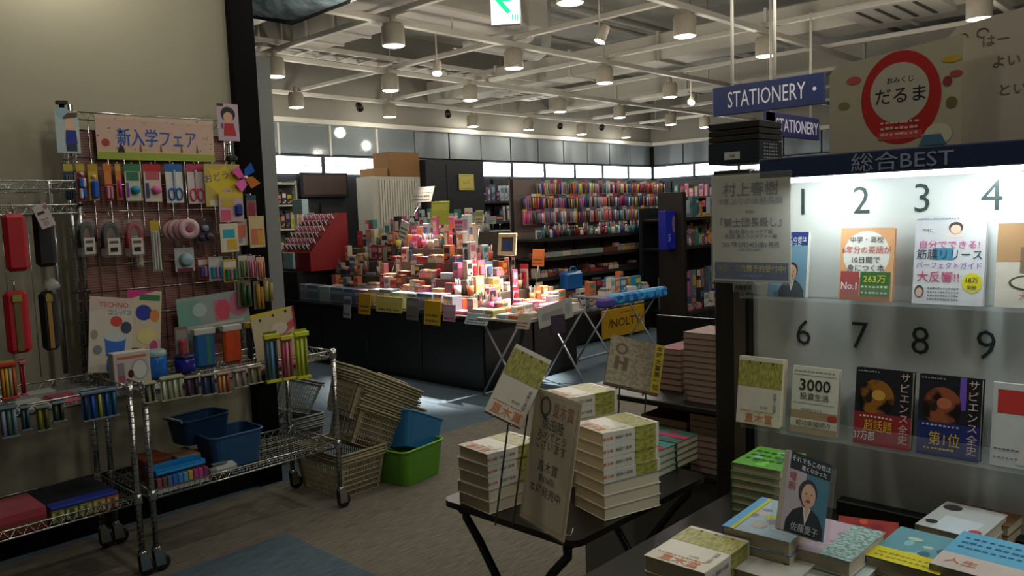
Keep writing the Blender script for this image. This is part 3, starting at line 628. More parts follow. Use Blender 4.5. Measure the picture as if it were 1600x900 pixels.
card('white leaning picture board with blue cups and red writing on the cart', (127, 462, 205, 572), 3.80, '#b7b2a4', [('s', [(.0, .98), (1, 1), (1, .86), (.05, .82)], '#b4a59a'), ('t', 'TECHNO', .55, .9, .09, '#a83a34'), ('t', 'コンパス', .7, .8, .08, '#3a6aa8'), ('e', .62, .68, .14, .07, '#b8322c'), ('e', .85, .6, .13, .08, '#2a3450'), ('s', [(.35, .48), (.85, .45), (.8, .2), (.4, .22)], '#1d58b0'), ('e', .6, .47, .26, .06, '#a9b4b8'), ('r', .42, .02, .5, .16, '#1848a8'), ('e', .2, .3, .1, .06, '#6a6f78'), ('e', .12, .5, .08, .06, '#8a7f66')], roll=-.16, tilt=.18, name='display_board', cat='display board')
card('white leaning picture board with a navy cup, green label and magenta top', (188, 452, 250, 548), 3.86, '#bcb294', [('s', [(.0, 1), (.0, .85), (.8, 1)], '#b81c70'), ('r', .35, .85, .6, .09, '#2c6a3c'), ('e', .48, .66, .24, .12, '#1c2a8c'), ('e', .8, .62, .14, .1, '#c07a3a'), ('e', .6, .3, .3, .12, '#c9bd7c'), ('e', .8, .15, .12, .09, '#b23a80'), ('r', .1, .05, .5, .07, '#2c2c3a')], roll=-.16, tilt=.15, name='display_board', cat='display board')
x0, x1, z0, z1 = rc(174, 534, 236, 580, 3.62)
box_('magnifier_box', 'white box with a round magnifier picture and small red print, at the cart front', 'box', x0, x1, 3.62, 3.68, ZT, ZT+.15, '#b9b0a6', [('r', .1, .8, .8, .08, '#b8604c'), ('e', .7, .45, .24, .32, '#8f9a9c'), ('e', .7, .45, .19, .26, '#c4c6bf'), ('e', .45, .35, .08, .12, '#3a1416'), ('r', .1, .1, .18, .6, '#857a84'), ('e', .2, .25, .1, .1, '#a04a5a')])
def jar(label, px0, px1, Y, c, lidc, h, name='plastic_jar'):
    a = at(px0, 575, Y=Y).x; b_ = at(px1, 575, Y=Y).x; r = (b_-a)/2; p = ((a+b_)/2, Y+r, ZT)
    t = thing(name, label, 'jar', Matrix.Translation(p))
    mw = Matrix.Translation(p)
    MB().lathe([(r*.85, 0), (r, .008), (r, h*.72), (r*.95, h*.76)], M(c, rough=.2, spec=.7), 22).build('jar_body', t)
    MB().lathe([(r*.97, h*.765), (r*1.0, h*.8), (r*1.0, h*.93), (r*.8, h), (0, h)], M(lidc, rough=.3), 22).build('lid', t)
jar('bright blue cup jar with a pale lid on the cart', 232, 268, 3.66, '#1160b4', '#7f9a9a', .13)
jar('small dark navy jar behind the front packs on the cart', 281, 312, 3.68, '#141a86', '#10123c', .085)
card('glittering silver, green and pink header card at the back of the cart', (277, 468, 392, 508), 3.88, '#8a9a96', [('r', 0, .1, .3, .8, '#6f9a92'), ('r', .5, .2, .2, .6, '#b06a80'), ('e', .62, .5, .1, .3, '#c0485e'), ('e', .85, .6, .14, .35, '#b86a80'), ('e', .3, .6, .1, .2, '#a4b8ac'), ('r', .1, .08, .8, .08, '#b4b6aa')], roll=.05, name='header_card')
one('clear_bag', MB().cbox(0, .12, 0, .2, 0, .02, M('#9fb2ae', rough=.1, alpha=.35, spec=1, var=.3, scale=40), .01), 'clear glossy bag standing under the glittering header card', 'plastic bag', FX(at(281, 540, Y=3.86).x, 3.86, ZT))
# wrapped pencil cases standing in a row
PC = [(302, 340, 498, 562, '#1d5a92', '#2f6f5a', 'blue pencil case in clear wrap standing on the cart'), (347, 381, 492, 556, '#b9481c', '#b43a20', 'orange pencil case in clear wrap beside the blue one'), (386, 400, 500, 560, '#23272e', '#3b4a5c', 'slim black pencil case with a yellow clip'), (402, 416, 500, 560, '#39435a', '#39435a', 'slim slate grey pencil case beside the black one')]
for (a, b_, ya, yb, c, c2, lb) in PC:
    x0, x1, z0, z1 = rc(a, ya, b_, yb, 3.74); w, h = x1-x0, .85+.0-ZT+.13
    t = thing('pencil_case', lb, 'pencil case', FX(x0, 3.74, ZT), 'wrapped pencil cases standing on the cart')
    MB().cbox(.004, w-.004, 0, h, .004-.04, -.004, M(c, rough=.4), .01).rect(w*.55, .01, w*.2, h*.8, M(c2), 1, z=-.004).build('case_body', t)
    MB().cbox(0, w, h*.9, h+.012, -.042, 0, M('#b4b7ae' if c != '#23272e' else '#b7a630', rough=.3), .003).build('top_strip', t)
pack('toy_cup', 'small pink toy in a clear bag left of the blue pencil case', 'toy', (272, 512, 296, 556), 3.76, '#6f6660', [('blob', .25, .05, .75, .6, '#9c3a44'), ('flat', .1, .6, .9, .9, '#8a8480')], None, hang=False)
# big yellow card and bags at the right end
card('cream and yellow spotted header card with red drawings at the cart right end', (398, 492, 470, 560), 3.70, '#b9ae8c', [('s', [(0, .9), (0, 1), (1, 1), (1, .96)], '#c4b23c'), ('e', .2, .86, .03, .03, '#3a3228'), ('e', .5, .9, .03, .03, '#3a3228'), ('e', .8, .93, .03, .03, '#3a3228'), ('s', [(.3, .3), (1, .62), (1, .78), (.3, .45)], '#b8505a'), ('e', .6, .62, .2, .12, '#c9bfae'), ('r', .95, 0, .05, 1, '#8a2430')], roll=.1, name='header_card')
YB = 3.42
def bag(label, box, base, rim, sticks, group=None):
    x0, x1, z0, z1 = rc(*box, YB); w, h = x1-x0, z1-z0
    t = thing('pen_bag', label, 'bag of pens', FX(x0, YB, z0), group)
    MB().cbox(0, w, 0, h, -.02, -.018, M(base), .001).build('backing_card', t)
    n = len(sticks)
    for i, c in enumerate(sticks): MB().tube([(w*(i+.5)/n, h*.06, -.011), (w*(i+.5)/n, h*.8, -.011)], min(.0065, w/n*.42), M(c, rough=.4), 8).build('pen', t)
    MB().cbox(-.004, w+.004, h*.86, h*.95, -.022, .0, M(rim), .002).build('header_strip', t)
    MB().cbox(-.004, w+.004, 0, h*.06, -.022, .0, M(rim), .002).build('bottom_strip', t)
    return t
bag('tall blue pen bag with yellow edges hanging on the cart right corner', (414, 520, 440, 596), '#59633a', '#b5ba2c', ['#2c4c7a', '#5590c4', '#1e3050'])
bag('pink pen bag with yellow edges beside the tall blue one', (440, 522, 462, 592), '#8a6a58', '#b9b42e', ['#a82c5a', '#c48a90', '#b85060'])
bag('yellow green pen bag at the very corner of the cart', (462, 516, 486, 590), '#8f9a20', '#bcc42c', ['#a6b41c', '#c6cc60', '#8c9a1c'])
# strip of small packs clipped to the upper front edge
FR = [(225, 247, 598, 628, '#a7aa72', ['#2c2a38', '#2c2a38'], 'cream pack with a dark face picture clipped left of the cart front'), (252, 289, 590, 622, '#a9ac8c', ['#c8cab8', '#7e8a72', '#b8bca4', '#8a9470'], 'cream and olive pen pack clipped to the cart front'),
      (290, 315, 588, 618, '#3f2f3c', ['#5a3a4c', '#2a2c44'], 'dark purple pack clipped to the cart front'), (316, 340, 584, 616, '#2c3550', ['#3a4c78', '#222c48'], 'navy pack clipped to the cart front'),
      (341, 362, 582, 614, '#a87a5c', ['#c8824c', '#bca06c', '#a8402c'], 'orange and tan pen pack clipped to the cart front'), (366, 388, 578, 604, '#8c8078', ['#a89a90', '#7a6c68'], 'grey pack at the middle of the cart front'), (390, 412, 572, 598, '#7a7660', ['#8a8468', '#5c5a44'], 'olive grey pack beside the yellow edged bags')]
for (a, b_, ya, yb, base, st, lb) in FR: bag(lb, (a, ya, b_, yb), base, '#8f8f7c', st, 'small packs clipped along the cart front')
# wrapped flat goods lying on the shelf
def flatpack(label, x0, x1, y0, y1, z, h, c, c2, rz=0, name='wrapped_pack', cat='wrapped pack', group=None):
    t = thing(name, label, cat, loc((x0+x1)/2, (y0+y1)/2, z, rz), group); w, d = x1-x0, y1-y0
    MB().cbox(-w/2, w/2, -d/2, d/2, 0, h, M(c, rough=.25, spec=.8), h*.4).rect(-w*.4, -d*.35, w*.5, d*.7, M(c2), 1, z=h).build('wrapped_body', t)
    MB().cbox(-w/2, w/2, d/2-.02, d/2, h*.3, h*.7, M('#b9bdb9', rough=.1, alpha=.5), .002).build('film_seam', t)
    return t
for k, (a, b_, c, c2, lb) in enumerate(((1.38, 1.56, '#9fb0aa', '#8fa9a0', 'pale green striped flat pack lying at the cart front left'), (1.57, 1.74, '#b49a96', '#a8645c', 'salmon flat pack lying in front of the jars'), (1.75, 1.95, '#a87a92', '#a04878', 'pink glossy flat pack lying on the cart'), (1.96, 2.12, '#a0626e', '#b8546c', 'rose flat pack lying near the pen bags'))):
    flatpack(lb, a, b_, 3.47, 3.60, ZT-.03, .035, c, c2, group='flat packs lying along the cart front')
# lower shelf of the right cart
ZL = .33
def tub(name, label, cat, cx, cy, z, l, w_, h, m, rim, rz=0, wall=.004, tilt=None, holes=None, handle=None, mw=None, group=None):
    """open tapered tub with a rolled rim"""
    mw = mw or loc(cx, cy, z, rz); t = thing(name, label, cat, mw, group)
    k = .84; b = MB(); L, W = l/2, w_/2
    lo = [(-L*k, -W*k), (L*k, -W*k), (L*k, W*k), (-L*k, W*k)]; hi = [(-L, -W), (L, -W), (L, W), (-L, W)]
    def rr(P, r):   # rounded rectangle ring
        out = []
        for i, (x, y) in enumerate(P):
            sx, sy = (1 if x > 0 else -1), (1 if y > 0 else -1); a0 = {(-1, -1): math.pi, (1, -1): 1.5*math.pi, (1, 1): 0, (-1, 1): .5*math.pi}[(sx, sy)]
            for q in range(4): a = a0+q*math.pi/6; out.append((x-sx*r+r*math.cos(a), y-sy*r+r*math.sin(a)))
        return out
    A, B = rr(lo, .03), rr(hi, .04); n = len(A)
    A2, B2 = [(x*.975, y*.975) for x, y in A], [(x*.975, y*.975) for x, y in B]
    V = [(x, y, 0) for x, y in A]+[(x, y, h) for x, y in B]+[(x, y, h) for x, y in B2]+[(x, y, wall) for x, y in A2]
    Fs = [tuple(range(n))[::-1], tuple(range(3*n, 4*n))]
    for i in range(n):
        j = (i+1) % n
        for q in range(3): Fs.append((q*n+i, q*n+j, (q+1)*n+j, (q+1)*n+i))
    MB().add(V, Fs, m).build('tub_body', t)
    MB().tube([(x*1.01, y*1.01, h) for x, y in B], .006, rim, 8, closed=True).build('rim', t)
    if handle: MB().tube([(-L-.004, -.08, h), (-L-.004, -.07, h+.01), (-L-.004, .07, h+.01), (-L-.004, .08, h)], .006, handle, 6).build('handle', t)
    return t
BL = M('#1d4a72', rough=.35, spec=.6)
tub('storage_tub', 'dark blue plastic tub on the lower shelf of the cart', 'tub', 1.80, 3.66, ZL, .27, .22, .16, BL, M('#2a5a84', rough=.3))
tub('storage_tub', 'dark blue tub with white handles nested in the other at its left', 'tub', 1.72, 3.80, ZL+.11, .26, .18, .12, M('#173a5c', rough=.4), M('#24486a', rough=.3), rz=.12, handle=M('#9aa4a4'))
box_('carton', 'orange brown carton at the back of the cart\'s lower shelf', 'carton', 1.40, 1.52, 3.66, 3.84, ZL, ZL+.10, '#7a3a18', [('r', .05, .1, .9, .5, '#a8642a'), ('e', .5, .4, .2, .3, '#8a2c18')])
box_('carton', 'tan carton beside the orange brown one on the lower shelf', 'carton', 1.53, 1.64, 3.62, 3.78, ZL, ZL+.095, '#8a7258', [('r', .6, .1, .3, .8, '#a8562c')])
box_('file_case', 'bright blue flat file case on top of the lower shelf packs', 'file case', 1.37, 1.60, 3.49, 3.60, ZL+.075, ZL+.1, M('#0f7ac4', rough=.3), [('r', .02, .3, .96, .3, '#3aa0dc')], rz=.03)
r_ = random.Random(5)
for k in range(10):
    c = ['#8c4a5a', '#6a4a3a', '#4a6aa0', '#2c6ab0', '#3a86c8', '#5a9ac0', '#b4a03a', '#a8407c', '#b04a90', '#7c3a5c'][k]
    nm = ['rose', 'brown', 'slate blue', 'royal blue', 'sky blue', 'pale blue', 'yellow', 'magenta', 'orchid pink', 'plum'][k]
    box_('notebook', '%s notebook standing under the blue file case on the lower cart shelf' % nm, 'notebook', 1.37+k*.0235, 1.37+k*.0235+.021, 3.475, 3.60, ZL, ZL+.066, c, [('r', 0, 0, 1, .3, '#b0b4b4')], group='notebooks standing on the lower cart shelf')
flatpack('clear wrapped white pack at the middle of the lower shelf front', 1.62, 1.75, 3.47, 3.52, ZL, .06, '#9ea4a2', '#6c7a84')
# ---- left cart goods
bag('bright yellow and orange pack standing at the left edge', (0, 566, 30, 622), '#a89222', '#b03030', ['#c87c1c', '#c8b43a', '#a89a8c', '#c05a1c'])
bag('dark red pack beside the yellow one at the left edge', (31, 562, 44, 618), '#7c1420', '#a85a6c', ['#8c1826', '#a02030'])
for k, (a, b_, y0_, c, c2, lb) in enumerate(((.86, 1.0, 3.5, '#a9acab', '#8e9692', 'clear glossy grey pack lying on the left cart'), (1.0, 1.13, 3.52, '#a04a5c', '#7c3a50', 'pink wrapped pack lying on the left cart'), (1.13, 1.26, 3.5, '#3a5c8c', '#8fa4b4', 'blue wrapped pack lying at the left cart corner'), (.9, 1.2, 3.68, '#5c625e', '#8a8f88', 'grey wrapped pack at the back of the left cart'))):
    flatpack(lb, a, b_, y0_, y0_+.16, ZT-.03, .045, c, c2)
LF = [(0, 31, 634, 682, '#5a7480', ['#8a8fb0', '#4a6a5c', '#6a8a9c'], 'pale blue pack hanging at the left cart front edge'), (33, 50, 634, 672, '#1f3a48', ['#2c5060', '#24424e'], 'dark teal pack hanging on the left cart'), (57, 81, 634, 672, '#5f621c', ['#7c7c22', '#4a4a18'], 'dark olive pack hanging on the left cart'),
      (83, 104, 628, 658, '#2c3c34', ['#3a4c44', '#24302c'], 'dark green pack hanging on the left cart'), (128, 187, 612, 650, '#1c4a6c', ['#1c2c50', '#2a4ab0', '#a8a83a', '#24508c', '#1c5a7c'], 'wide blue pack with navy and yellow pictures hanging on the left cart')]
for (a, b_, ya, yb, base, st, lb) in LF: bag(lb, (a, ya, b_, yb), base, '#67757a', st, 'packs hanging along the left cart front')
box_('storage_box', 'pink lidded box on the left cart\'s lower shelf', 'box', .74, .93, 3.46, 3.70, ZL, ZL+.085, '#a03c4c', [('r', 0, 0, 1, .62, '#7c3a2c'), ('r', 0, .25, 1, .1, '#a8722c')], top='#b05866')
box_('storage_box', 'flat dark navy box beside the pink one', 'box', .95, 1.22, 3.56, 3.84, ZL, ZL+.05, '#141c26')
r_ = random.Random(9)
for k in range(5):
    c = ['#7a7c2c', '#5c6a24', '#8a8c3a', '#a08a34', '#a8623c'][k]
    box_('pen_box', '%s pen box standing in the row before the flat navy box' % ['olive', 'moss green', 'khaki', 'mustard', 'rust'][k], 'pen box', .945+k*.052, .945+k*.052+.05, 3.46, 3.53, ZL, ZL+.055, c, [('r', .1, .1, .15, .7, '#c0bc9a'), ('r', .4, .1, .15, .7, '#3c4a34'), ('r', .7, .1, .2, .7, '#b8b078')], group='pen boxes on the left cart')
box_('file_case', 'long royal blue strip case laid on the pen boxes', 'file case', .945, 1.2, 3.455, 3.53, ZL+.056, ZL+.068, M('#24389c', rough=.3))

# ---- shopping baskets and bins
BG = M('#9a9274', rough=.5); BG2 = M('#a39a7a', rough=.5); GR = M('#7f8483', rough=.5)
def basket_proto(m):
    t = thing('shopping_basket', None, None)
    L, W, h, k = .215, .15, .21, .84
    def P(u, v, q):      # u,v in -1..1, q height 0..1
        s_ = k+(1-k)*q; return (u*L*s_, v*W*s_, h*q)
    b = MB()
    # solid corner posts, top band, base
    for (u0, u1, side) in ((-1, 1, 0),):
        pass
    def wall(fn, n):
        for i in range(n+1):
            a = -1+2*i/n; p, q = fn(a, 0), fn(a, .86); b.tube([p, q], .0022, m, 4, cap=False)
        for j in range(7):
            z = j*.86/6; b.tube([fn(-1, z), fn(1, z)], .0024, m, 4, cap=False)
        p = [fn(-1, .84), fn(1, .84), fn(1, 1), fn(-1, 1)]; b.add(p, [(0, 1, 2, 3)], m); b.add([(x*.985, y*.985, z) for x, y, z in p], [(3, 2, 1, 0)], m)
        for s_ in (-1, 1):
            p = [fn(s_, 0), fn(s_*.86, 0), fn(s_*.86, .86), fn(s_, .86)]; b.add(p, [(0, 1, 2, 3)], m)
    wall(lambda a, q: P(a, -1, q), 22); wall(lambda a, q: P(-a, 1, q), 22); wall(lambda a, q: P(1, a, q), 15); wall(lambda a, q: P(-1, -a, q), 15)
    for i in range(13): b.tube([P(-1+i/6, -1, 0), P(-1+i/6, 1, 0)], .0022, m, 4, cap=False)
    for i in range(9): b.tube([P(-1, -1+i/4, 0), P(1, -1+i/4, 0)], .0022, m, 4, cap=False)
    b.build('basket_body', t)
    r = [P(-1, -1, 1), P(1, -1, 1), P(1, 1, 1), P(-1, 1, 1)]
    b = MB().tube([(x*1.02, y*1.03, h-.002) for x, y, z in r], .0075, m, 8, closed=True); b.tube([(x*1.03, y*1.045, h-.018) for x, y, z in r], .004, m, 6, closed=True); b.build('rim', t)
    for s_ in (-1, 1):
        MB().tube([(-.11, s_*.148, h+.004), (-.1, s_*.132, h+.012), (.1, s_*.132, h+.012), (.11, s_*.148, h+.004)], .005, m, 6).build('handle', t)
    return t
bp = basket_proto(BG); bp2 = basket_proto(GR)
def put(proto, mw, label, first=[]):
    if proto not in first: first.append(proto); o = proto
    else: o = copy_tree(proto)
    o.matrix_world = mw; tag(o, label, 'basket', 'stacked shopping baskets'); return o
RZ = math.pi/2+.03
put(bp, loc(2.485, 3.74, .003, RZ), 'beige lattice shopping basket standing on the carpet at the bottom of the pile')
put(bp, loc(2.485, 3.74, .035, RZ), 'beige shopping basket nested upright in the bottom one')
tl = Matrix.Rotation(math.radians(27), 4, 'Y')
base = Matrix.Translation((2.66, 3.73, .19)) @ Matrix.Rotation(-.12, 4, 'Z') @ tl
words = ['lowest tilted beige basket whose lattice side shows above the upright pair', 'second tilted beige basket from the bottom of the slanting pile', 'third tilted beige basket, its rim reaching furthest right', 'fourth tilted beige basket in the slanting pile', 'fifth tilted beige basket, just under the top pair', 'second from top of the tilted beige baskets', 'topmost tilted beige basket of the slanting pile']
for k, wd in enumerate(words):
    dx = [0, .0, .01, -.01, -.07, -.08, -.075][k]
    put(bp, base @ Matrix.Translation((dx, .004*(k % 2), .031*k)), wd)
for k, wd in enumerate(('bottom grey shopping basket behind the cart', 'lower middle grey shopping basket behind the cart', 'upper middle grey shopping basket behind the cart', 'top grey shopping basket behind the cart')):
    put(bp2, loc(2.62, 4.55, .003+.03*k, RZ) if k < 3 else loc(2.54, 4.5, .33, RZ) @ Matrix.Rotation(.35, 4, 'X'), wd)
GN = M('#5f9e2c', rough=.25, alpha=.82, spec=.6, var=.04); BB = M('#2a6fa4', rough=.25, alpha=.85, spec=.6, var=.04)
tub('plastic_bin', 'translucent green plastic bin on the carpet beside the baskets', 'bin', 2.825, 3.55, .002, .35, .26, .2, GN, M('#76b83a', rough=.25), rz=.15)
tub('plastic_bin', 'translucent blue plastic bin tipped inside the green one', 'bin', 0, 0, 0, .33, .24, .2, BB, M('#3a84b8', rough=.25), mw=Matrix.Translation((2.86, 3.585, .14)) @ Matrix.Rotation(.15, 4, 'Z') @ Matrix.Rotation(.42, 4, 'Y') @ Matrix.Rotation(-.2, 4, 'X'))
# ================================================================ best-seller stand at the right
GREY_P = M('#9c9a8c', rough=.5, var=.03); DARKP = M('#1c1713', rough=.5)
stand = thing('bestseller_stand', 'dark bookshop stand with a white numbered back panel, lit blue header and low book deck', 'display stand', Matrix.Translation((2.1, .3, 0)))
I4 = Matrix.Identity(4)
MB().box(2.1, 2.13, -.9, 1.05, .66, 1.565, M('#c9cbc6', rough=.35, var=.02, spec=.5)).build('back_panel', stand, I4)
b = MB().cbox(2.085, 2.16, 1.05, 1.165, 0, 1.6, DARKP, .004).box(2.078, 2.085, 1.065, 1.10, .7, 1.3, M('#5c564e', rough=.3, metal=.6)); b.build('side_post', stand, I4)
hd = MB().cbox(1.985, 2.16, -.9, .975, 1.565, 1.618, M('#243250', rough=.4), .003).build('header_board', stand, I4)
q0 = at(1330, 258, X=1.984); q1 = at(1490, 258, X=1.984)
fr = FY(1.984, q0.y, 1.565); W = q0.y-q1.y
MB(fr).text('総合BEST', W/2, .027, .047, M('#8d95a8', rough=.5), 1, w_=W, bold=.012).build('lettering', hd)
MB().cbox(2.0, 2.02, -.88, .96, 1.553, 1.565, M('#f2feff', emit=14, var=0), .003).build('led_strip', stand, I4)
for y in (.8, .45, .1, -.3, -.7): light('AREA', 'header_light', (2.01, y, 1.548), 1.05, (.86, .98, 1), .03, target=(2.06, y, 1.0), size_y=.3)
MB().cbox(1.32, 2.1, -.9, 1.10, .64, .675, M('#1a1613', rough=.5), .004).build('deck', stand, I4)
MB().box(1.42, 2.1, -.9, 1.06, 0, .64, M('#8a8478', rough=.8)).build('plinth', stand, I4)
MB().cbox(2.06, 2.1, -.9, .80, .675, .715, BLACK, .003).build('back_ledge', stand, I4)
AC = M('#dfe9ea', rough=.06, alpha=.07, spec=1)
for zb, nm in ((1.248, 0), (.885, 1)):
    MB().box(2.02, 2.1, -.9, 1.05, zb-.004, zb, AC).box(2.018, 2.021, -.9, 1.05, zb-.004, zb+.045, AC).build('acrylic_ledge', stand, I4)
# the rank numbers
NUM = M('#2a3838', rough=.6)
for s_, px, py in (('1', 1255, 315), ('2', 1346, 312), ('3', 1441, 309), ('4', 1550, 304), ('6', 1256, 519), ('7', 1344, 524), ('8', 1438, 532), ('9', 1541, 539)):
    q = at(px, py, X=2.1); g = glyphs(s_, -.01)[2]; hh = .068/(g[3]-g[2])
    MB(FY(2.0985, q.y, q.z)).text(s_, 0, 0, hh, NUM, 1, bold=-.005, sx=.95).build('rank_number', stand, I4)

# ---- books
def book(name, label, mw, w, h, t, cover, art=None, spine=None, pages=None, group=None, cat='book', band=None, spine_art=None, rt=False):
    """x across the cover from the spine, y up the cover, z through the book; art draws on the front"""
    o = thing(name, label, cat, mw, group); cm = M(cover, rough=.35) if isinstance(cover, str) else cover; sm = (M(spine, rough=.35) if isinstance(spine, str) else spine) or cm
    c = .0015
    b = MB().cbox(0, w, 0, h, t-c, t, cm, .0006).cbox(0, w, 0, h, 0, c, cm, .0006)
    if rt: b.cbox(w-c, w+.0005, 0, h, 0, t, sm, .0006)
    else: b.cbox(-.0005, c, 0, h, 0, t, sm, .0006)
    if art: b.m = Matrix.Translation((0, 0, t)); art(b, w, h); b.m = Matrix.Identity(4)
    if spine_art: b.m = frame((w+.0005, 0, t), (0, 0, -1), (0, 1, 0)) if rt else frame((-.0005, 0, 0), (0, 0, 1), (0, 1, 0)); spine_art(b, t, h); b.m = Matrix.Identity(4)
    b.build('cover', o)
    MB().box(.003 if rt else c, w-c if rt else w-.003, .003, h-.003, c, t-c, pages or PAPER).build('page_block', o)
    if band:
        bb = MB(Matrix.Translation((0, 0, t))); band(bb, w, h); bb.build('belly_band', o)
    return o
def T(b, s_, u, v, hh, c, w, h, l=3, wm=.92, bold=.012, **k): b.text(s_, u*w, v*h, hh*h, M(c), l, wmax=wm*w, bold=bold, **k)
def Rr(b, x, y, a, c_, col, w, h, l=1): b.rect(x*w, y*h, a*w, c_*h, M(col) if isinstance(col, str) else col, l)
def El(b, x, y, rx, ry, col, w, h, l=2): b.ell(x*w, y*h, rx*w, ry*h, M(col) if isinstance(col, str) else col, l)
FIELD = pattern('meadow_print', '#6c6e1e', '#b4ad5c', 'noise', 130, rough=.4, stretch=(1.5, .45, 1), detail=6, thr=(.3, .7))
def portrait(b, w, h, robe='#1c2230', hair='#2a2526', skin='#c69a80', x=.5, y=.0, s=1):
    Pt = lambda pts: [((x+(p[0]-.5)*s)*w, (y+p[1]*s)*h) for p in pts]
    b.shape(Pt([(.08, 0), (.92, 0), (.9, .14), (.78, .27), (.6, .34), (.42, .34), (.22, .27), (.1, .14)]), M(robe), 2)
    b.shape(Pt([(.42, .34), (.6, .34), (.5, .12)]), M('#cfc8bb'), 3); b.shape(Pt([(.45, .36), (.57, .36), (.51, .2)]), M(skin), 4)
    E_ = lambda a, c_, rx, ry, col, l: b.ell((x+(a-.5)*s)*w, (y+c_*s)*h, rx*s*w, ry*s*h, M(col), l)
    E_(.5, .52, .2, .155, hair, 4); E_(.51, .48, .155, .145, skin, 5)
    for dx in (-.06, .06): E_(.51+dx, .5, .022, .007, '#2c2020', 6)
    E_(.51, .46, .02, .018, '#b8846c', 6); E_(.51, .415, .055, .016, '#8c3a34', 6)
def a_naoki(b, w, h):
    Rr(b, 0, .56, 1, .38, FIELD, w, h, 1)
    for u in (.25, .5, .78): El(b, u, .92, .03, .02, '#5c3f1c', w, h, 2)
    T(b, '蜜蜂と', .86, .0, .0001, '#6a6a6a', w, h) if False else None
    b.text('蜜蜂と遠雷', .86*w, .5*h, .055*h, M('#77777a'), 2, vert=True)
    T(b, '恩田陸', .62, .27, .04, '#77777a', w, h, 2)
def b_naoki(b, w, h):
    b.rect(0, .0, w, .21*h, M('#cfc7b4'), 2); T(b, '直木賞', .52, .1, .15, '#d0703a', w, h, 4, wm=.85); b.squiggle(.08*w, .19*h, .8*w, .015*h, 12, M('#b8794c'), 4)
def s_naoki(b, w, h):
    Rr(b, 0, .56, 1, .38, FIELD, w, h, 1); Rr(b, 0, 0, 1, .2, '#d2cbbb', w, h, 1); b.text('直木賞', w*.5, h*.175, .0115, M('#d0703a'), 2, vert=True, bold=.02)
    b.text('蜜蜂と遠雷', w*.5, h*.5, .0105, M('#6d6d6d'), 2, vert=True)
NA = dict(w=.136, h=.194, t=.033, cover='#cbc5b4', art=a_naoki, band=b_naoki, spine_art=s_naoki, rt=True)
Z1, Z2 = 1.25, .887
def shelfbook(label, px, py, zb, wmm, hmm, **k):
    """front-facing book on an acrylic ledge; px,py = its lower left corner in view"""
    q = at(px, py, X=2.045); m = FY(2.045, q.y, zb, .13) @ Matrix.Translation((0, 0, 0))
    return book('book', label, m, wmm, hmm, k.pop('t', .016), group='ranked books on the best-seller stand', **k)
def a_sora(b, w, h):
    b.rect(0, 0, w, h, M('#6e93a8'), .5); Rr(b, 0, .8, 1, .2, '#1f3576', w, h, 1.5); T(b, 'それでもこの世は', .5, .89, .09, '#e4e6ea', w, h); T(b, '悪くなかった', .5, .82, .07, '#e4e6ea', w, h)
    portrait(b, w, h, x=.62, s=.8); T(b, '佐藤愛子', .5, .04, .1, '#0f1116', w, h, 8)
shelfbook('narrow book with a smiling person in a dark kimono on blue, by number 1', 1203, 452, Z1, .105, .173, cover='#c9ccc9', art=a_sora)
def a_eng(b, w, h):
    b.rect(0, 0, w, h, M('#d8a070'), .5); El(b, .5, .63, .44, .33, '#dcdad0', w, h, 1)
    T(b, '中学・高校', .5, .84, .09, '#5a4a58', w, h); T(b, '6年分の英語が', .5, .7, .11, '#c0504a', w, h); T(b, '10日間で', .5, .56, .1, '#3a3a3a', w, h); T(b, '身につく本', .5, .45, .1, '#3a3a3a', w, h)
    Rr(b, .03, .06, .36, .34, '#a04a48', w, h, 2); Rr(b, .41, .06, .56, .34, '#3c6a34', w, h, 2); T(b, 'No.1', .2, .2, .14, '#e8e0dc', w, h, wm=.3); T(b, '263万', .68, .3, .12, '#cfd44a', w, h, wm=.5)
    b.squiggle(.44*w, .18*h, .5*w, .03*h, 7, M('#c8cf9a'), 3).squiggle(.44*w, .1*h, .5*w, .03*h, 7, M('#b8c08a'), 3); Rr(b, .03, 0, .94, .06, '#9c5a34', w, h, 2)
shelfbook('orange edged language study book with a white cloud title, by number 2', 1313, 461, Z1, .128, .182, cover='#c98a5a', art=a_eng)
def a_rel(b, w, h):
    b.rect(0, 0, w, h, M('#c6c6c8'), .5); b.squiggle(.04*w, .95*h, .6*w, .015*h, 14, M('#8a8a90'), 2)
    El(b, .58, .86, .1, .06, '#4a3a3a', w, h, 2); El(b, .58, .84, .075, .05, '#d8b8a0', w, h, 3); El(b, .58, .78, .14, .035, '#d4c4bc', w, h, 1); T(b, '竹井仁', .18, .83, .035, '#333333', w, h, wm=.3)
    T(b, '自分でできる!', .5, .67, .1, '#c0458a', w, h); T(b, '筋膜リリース', .5, .56, .12, '#2b3a4c', w, h); Rr(b, .28, .5, .28, .13, '#3f7f9c', w, h, 1.5); T(b, 'パーフェクトガイド', .5, .44, .08, '#8a4ab0', w, h); T(b, '大反響!!', .36, .31, .13, '#b83a68', w, h, wm=.6)
    El(b, .84, .25, .14, .11, '#cfc22c', w, h, 2); T(b, '18万', .84, .28, .07, '#222222', w, h, 4, wm=.24); T(b, '突破', .84, .2, .05, '#222222', w, h, 4, wm=.2)
    El(b, .1, .14, .07, .07, '#3a2c2c', w, h, 2); El(b, .1, .13, .05, .05, '#c8a48c', w, h, 3)
    for i in range(4): b.squiggle(.22*w, (.17-.04*i)*h, .45*w, .018*h, 12, M('#6a6a70'), 2)
shelfbook('large grey and white exercise guide with pink titles and a yellow dot, by number 3', 1428, 464, Z1, .150, .21, cover='#c6c6c8', art=a_rel)
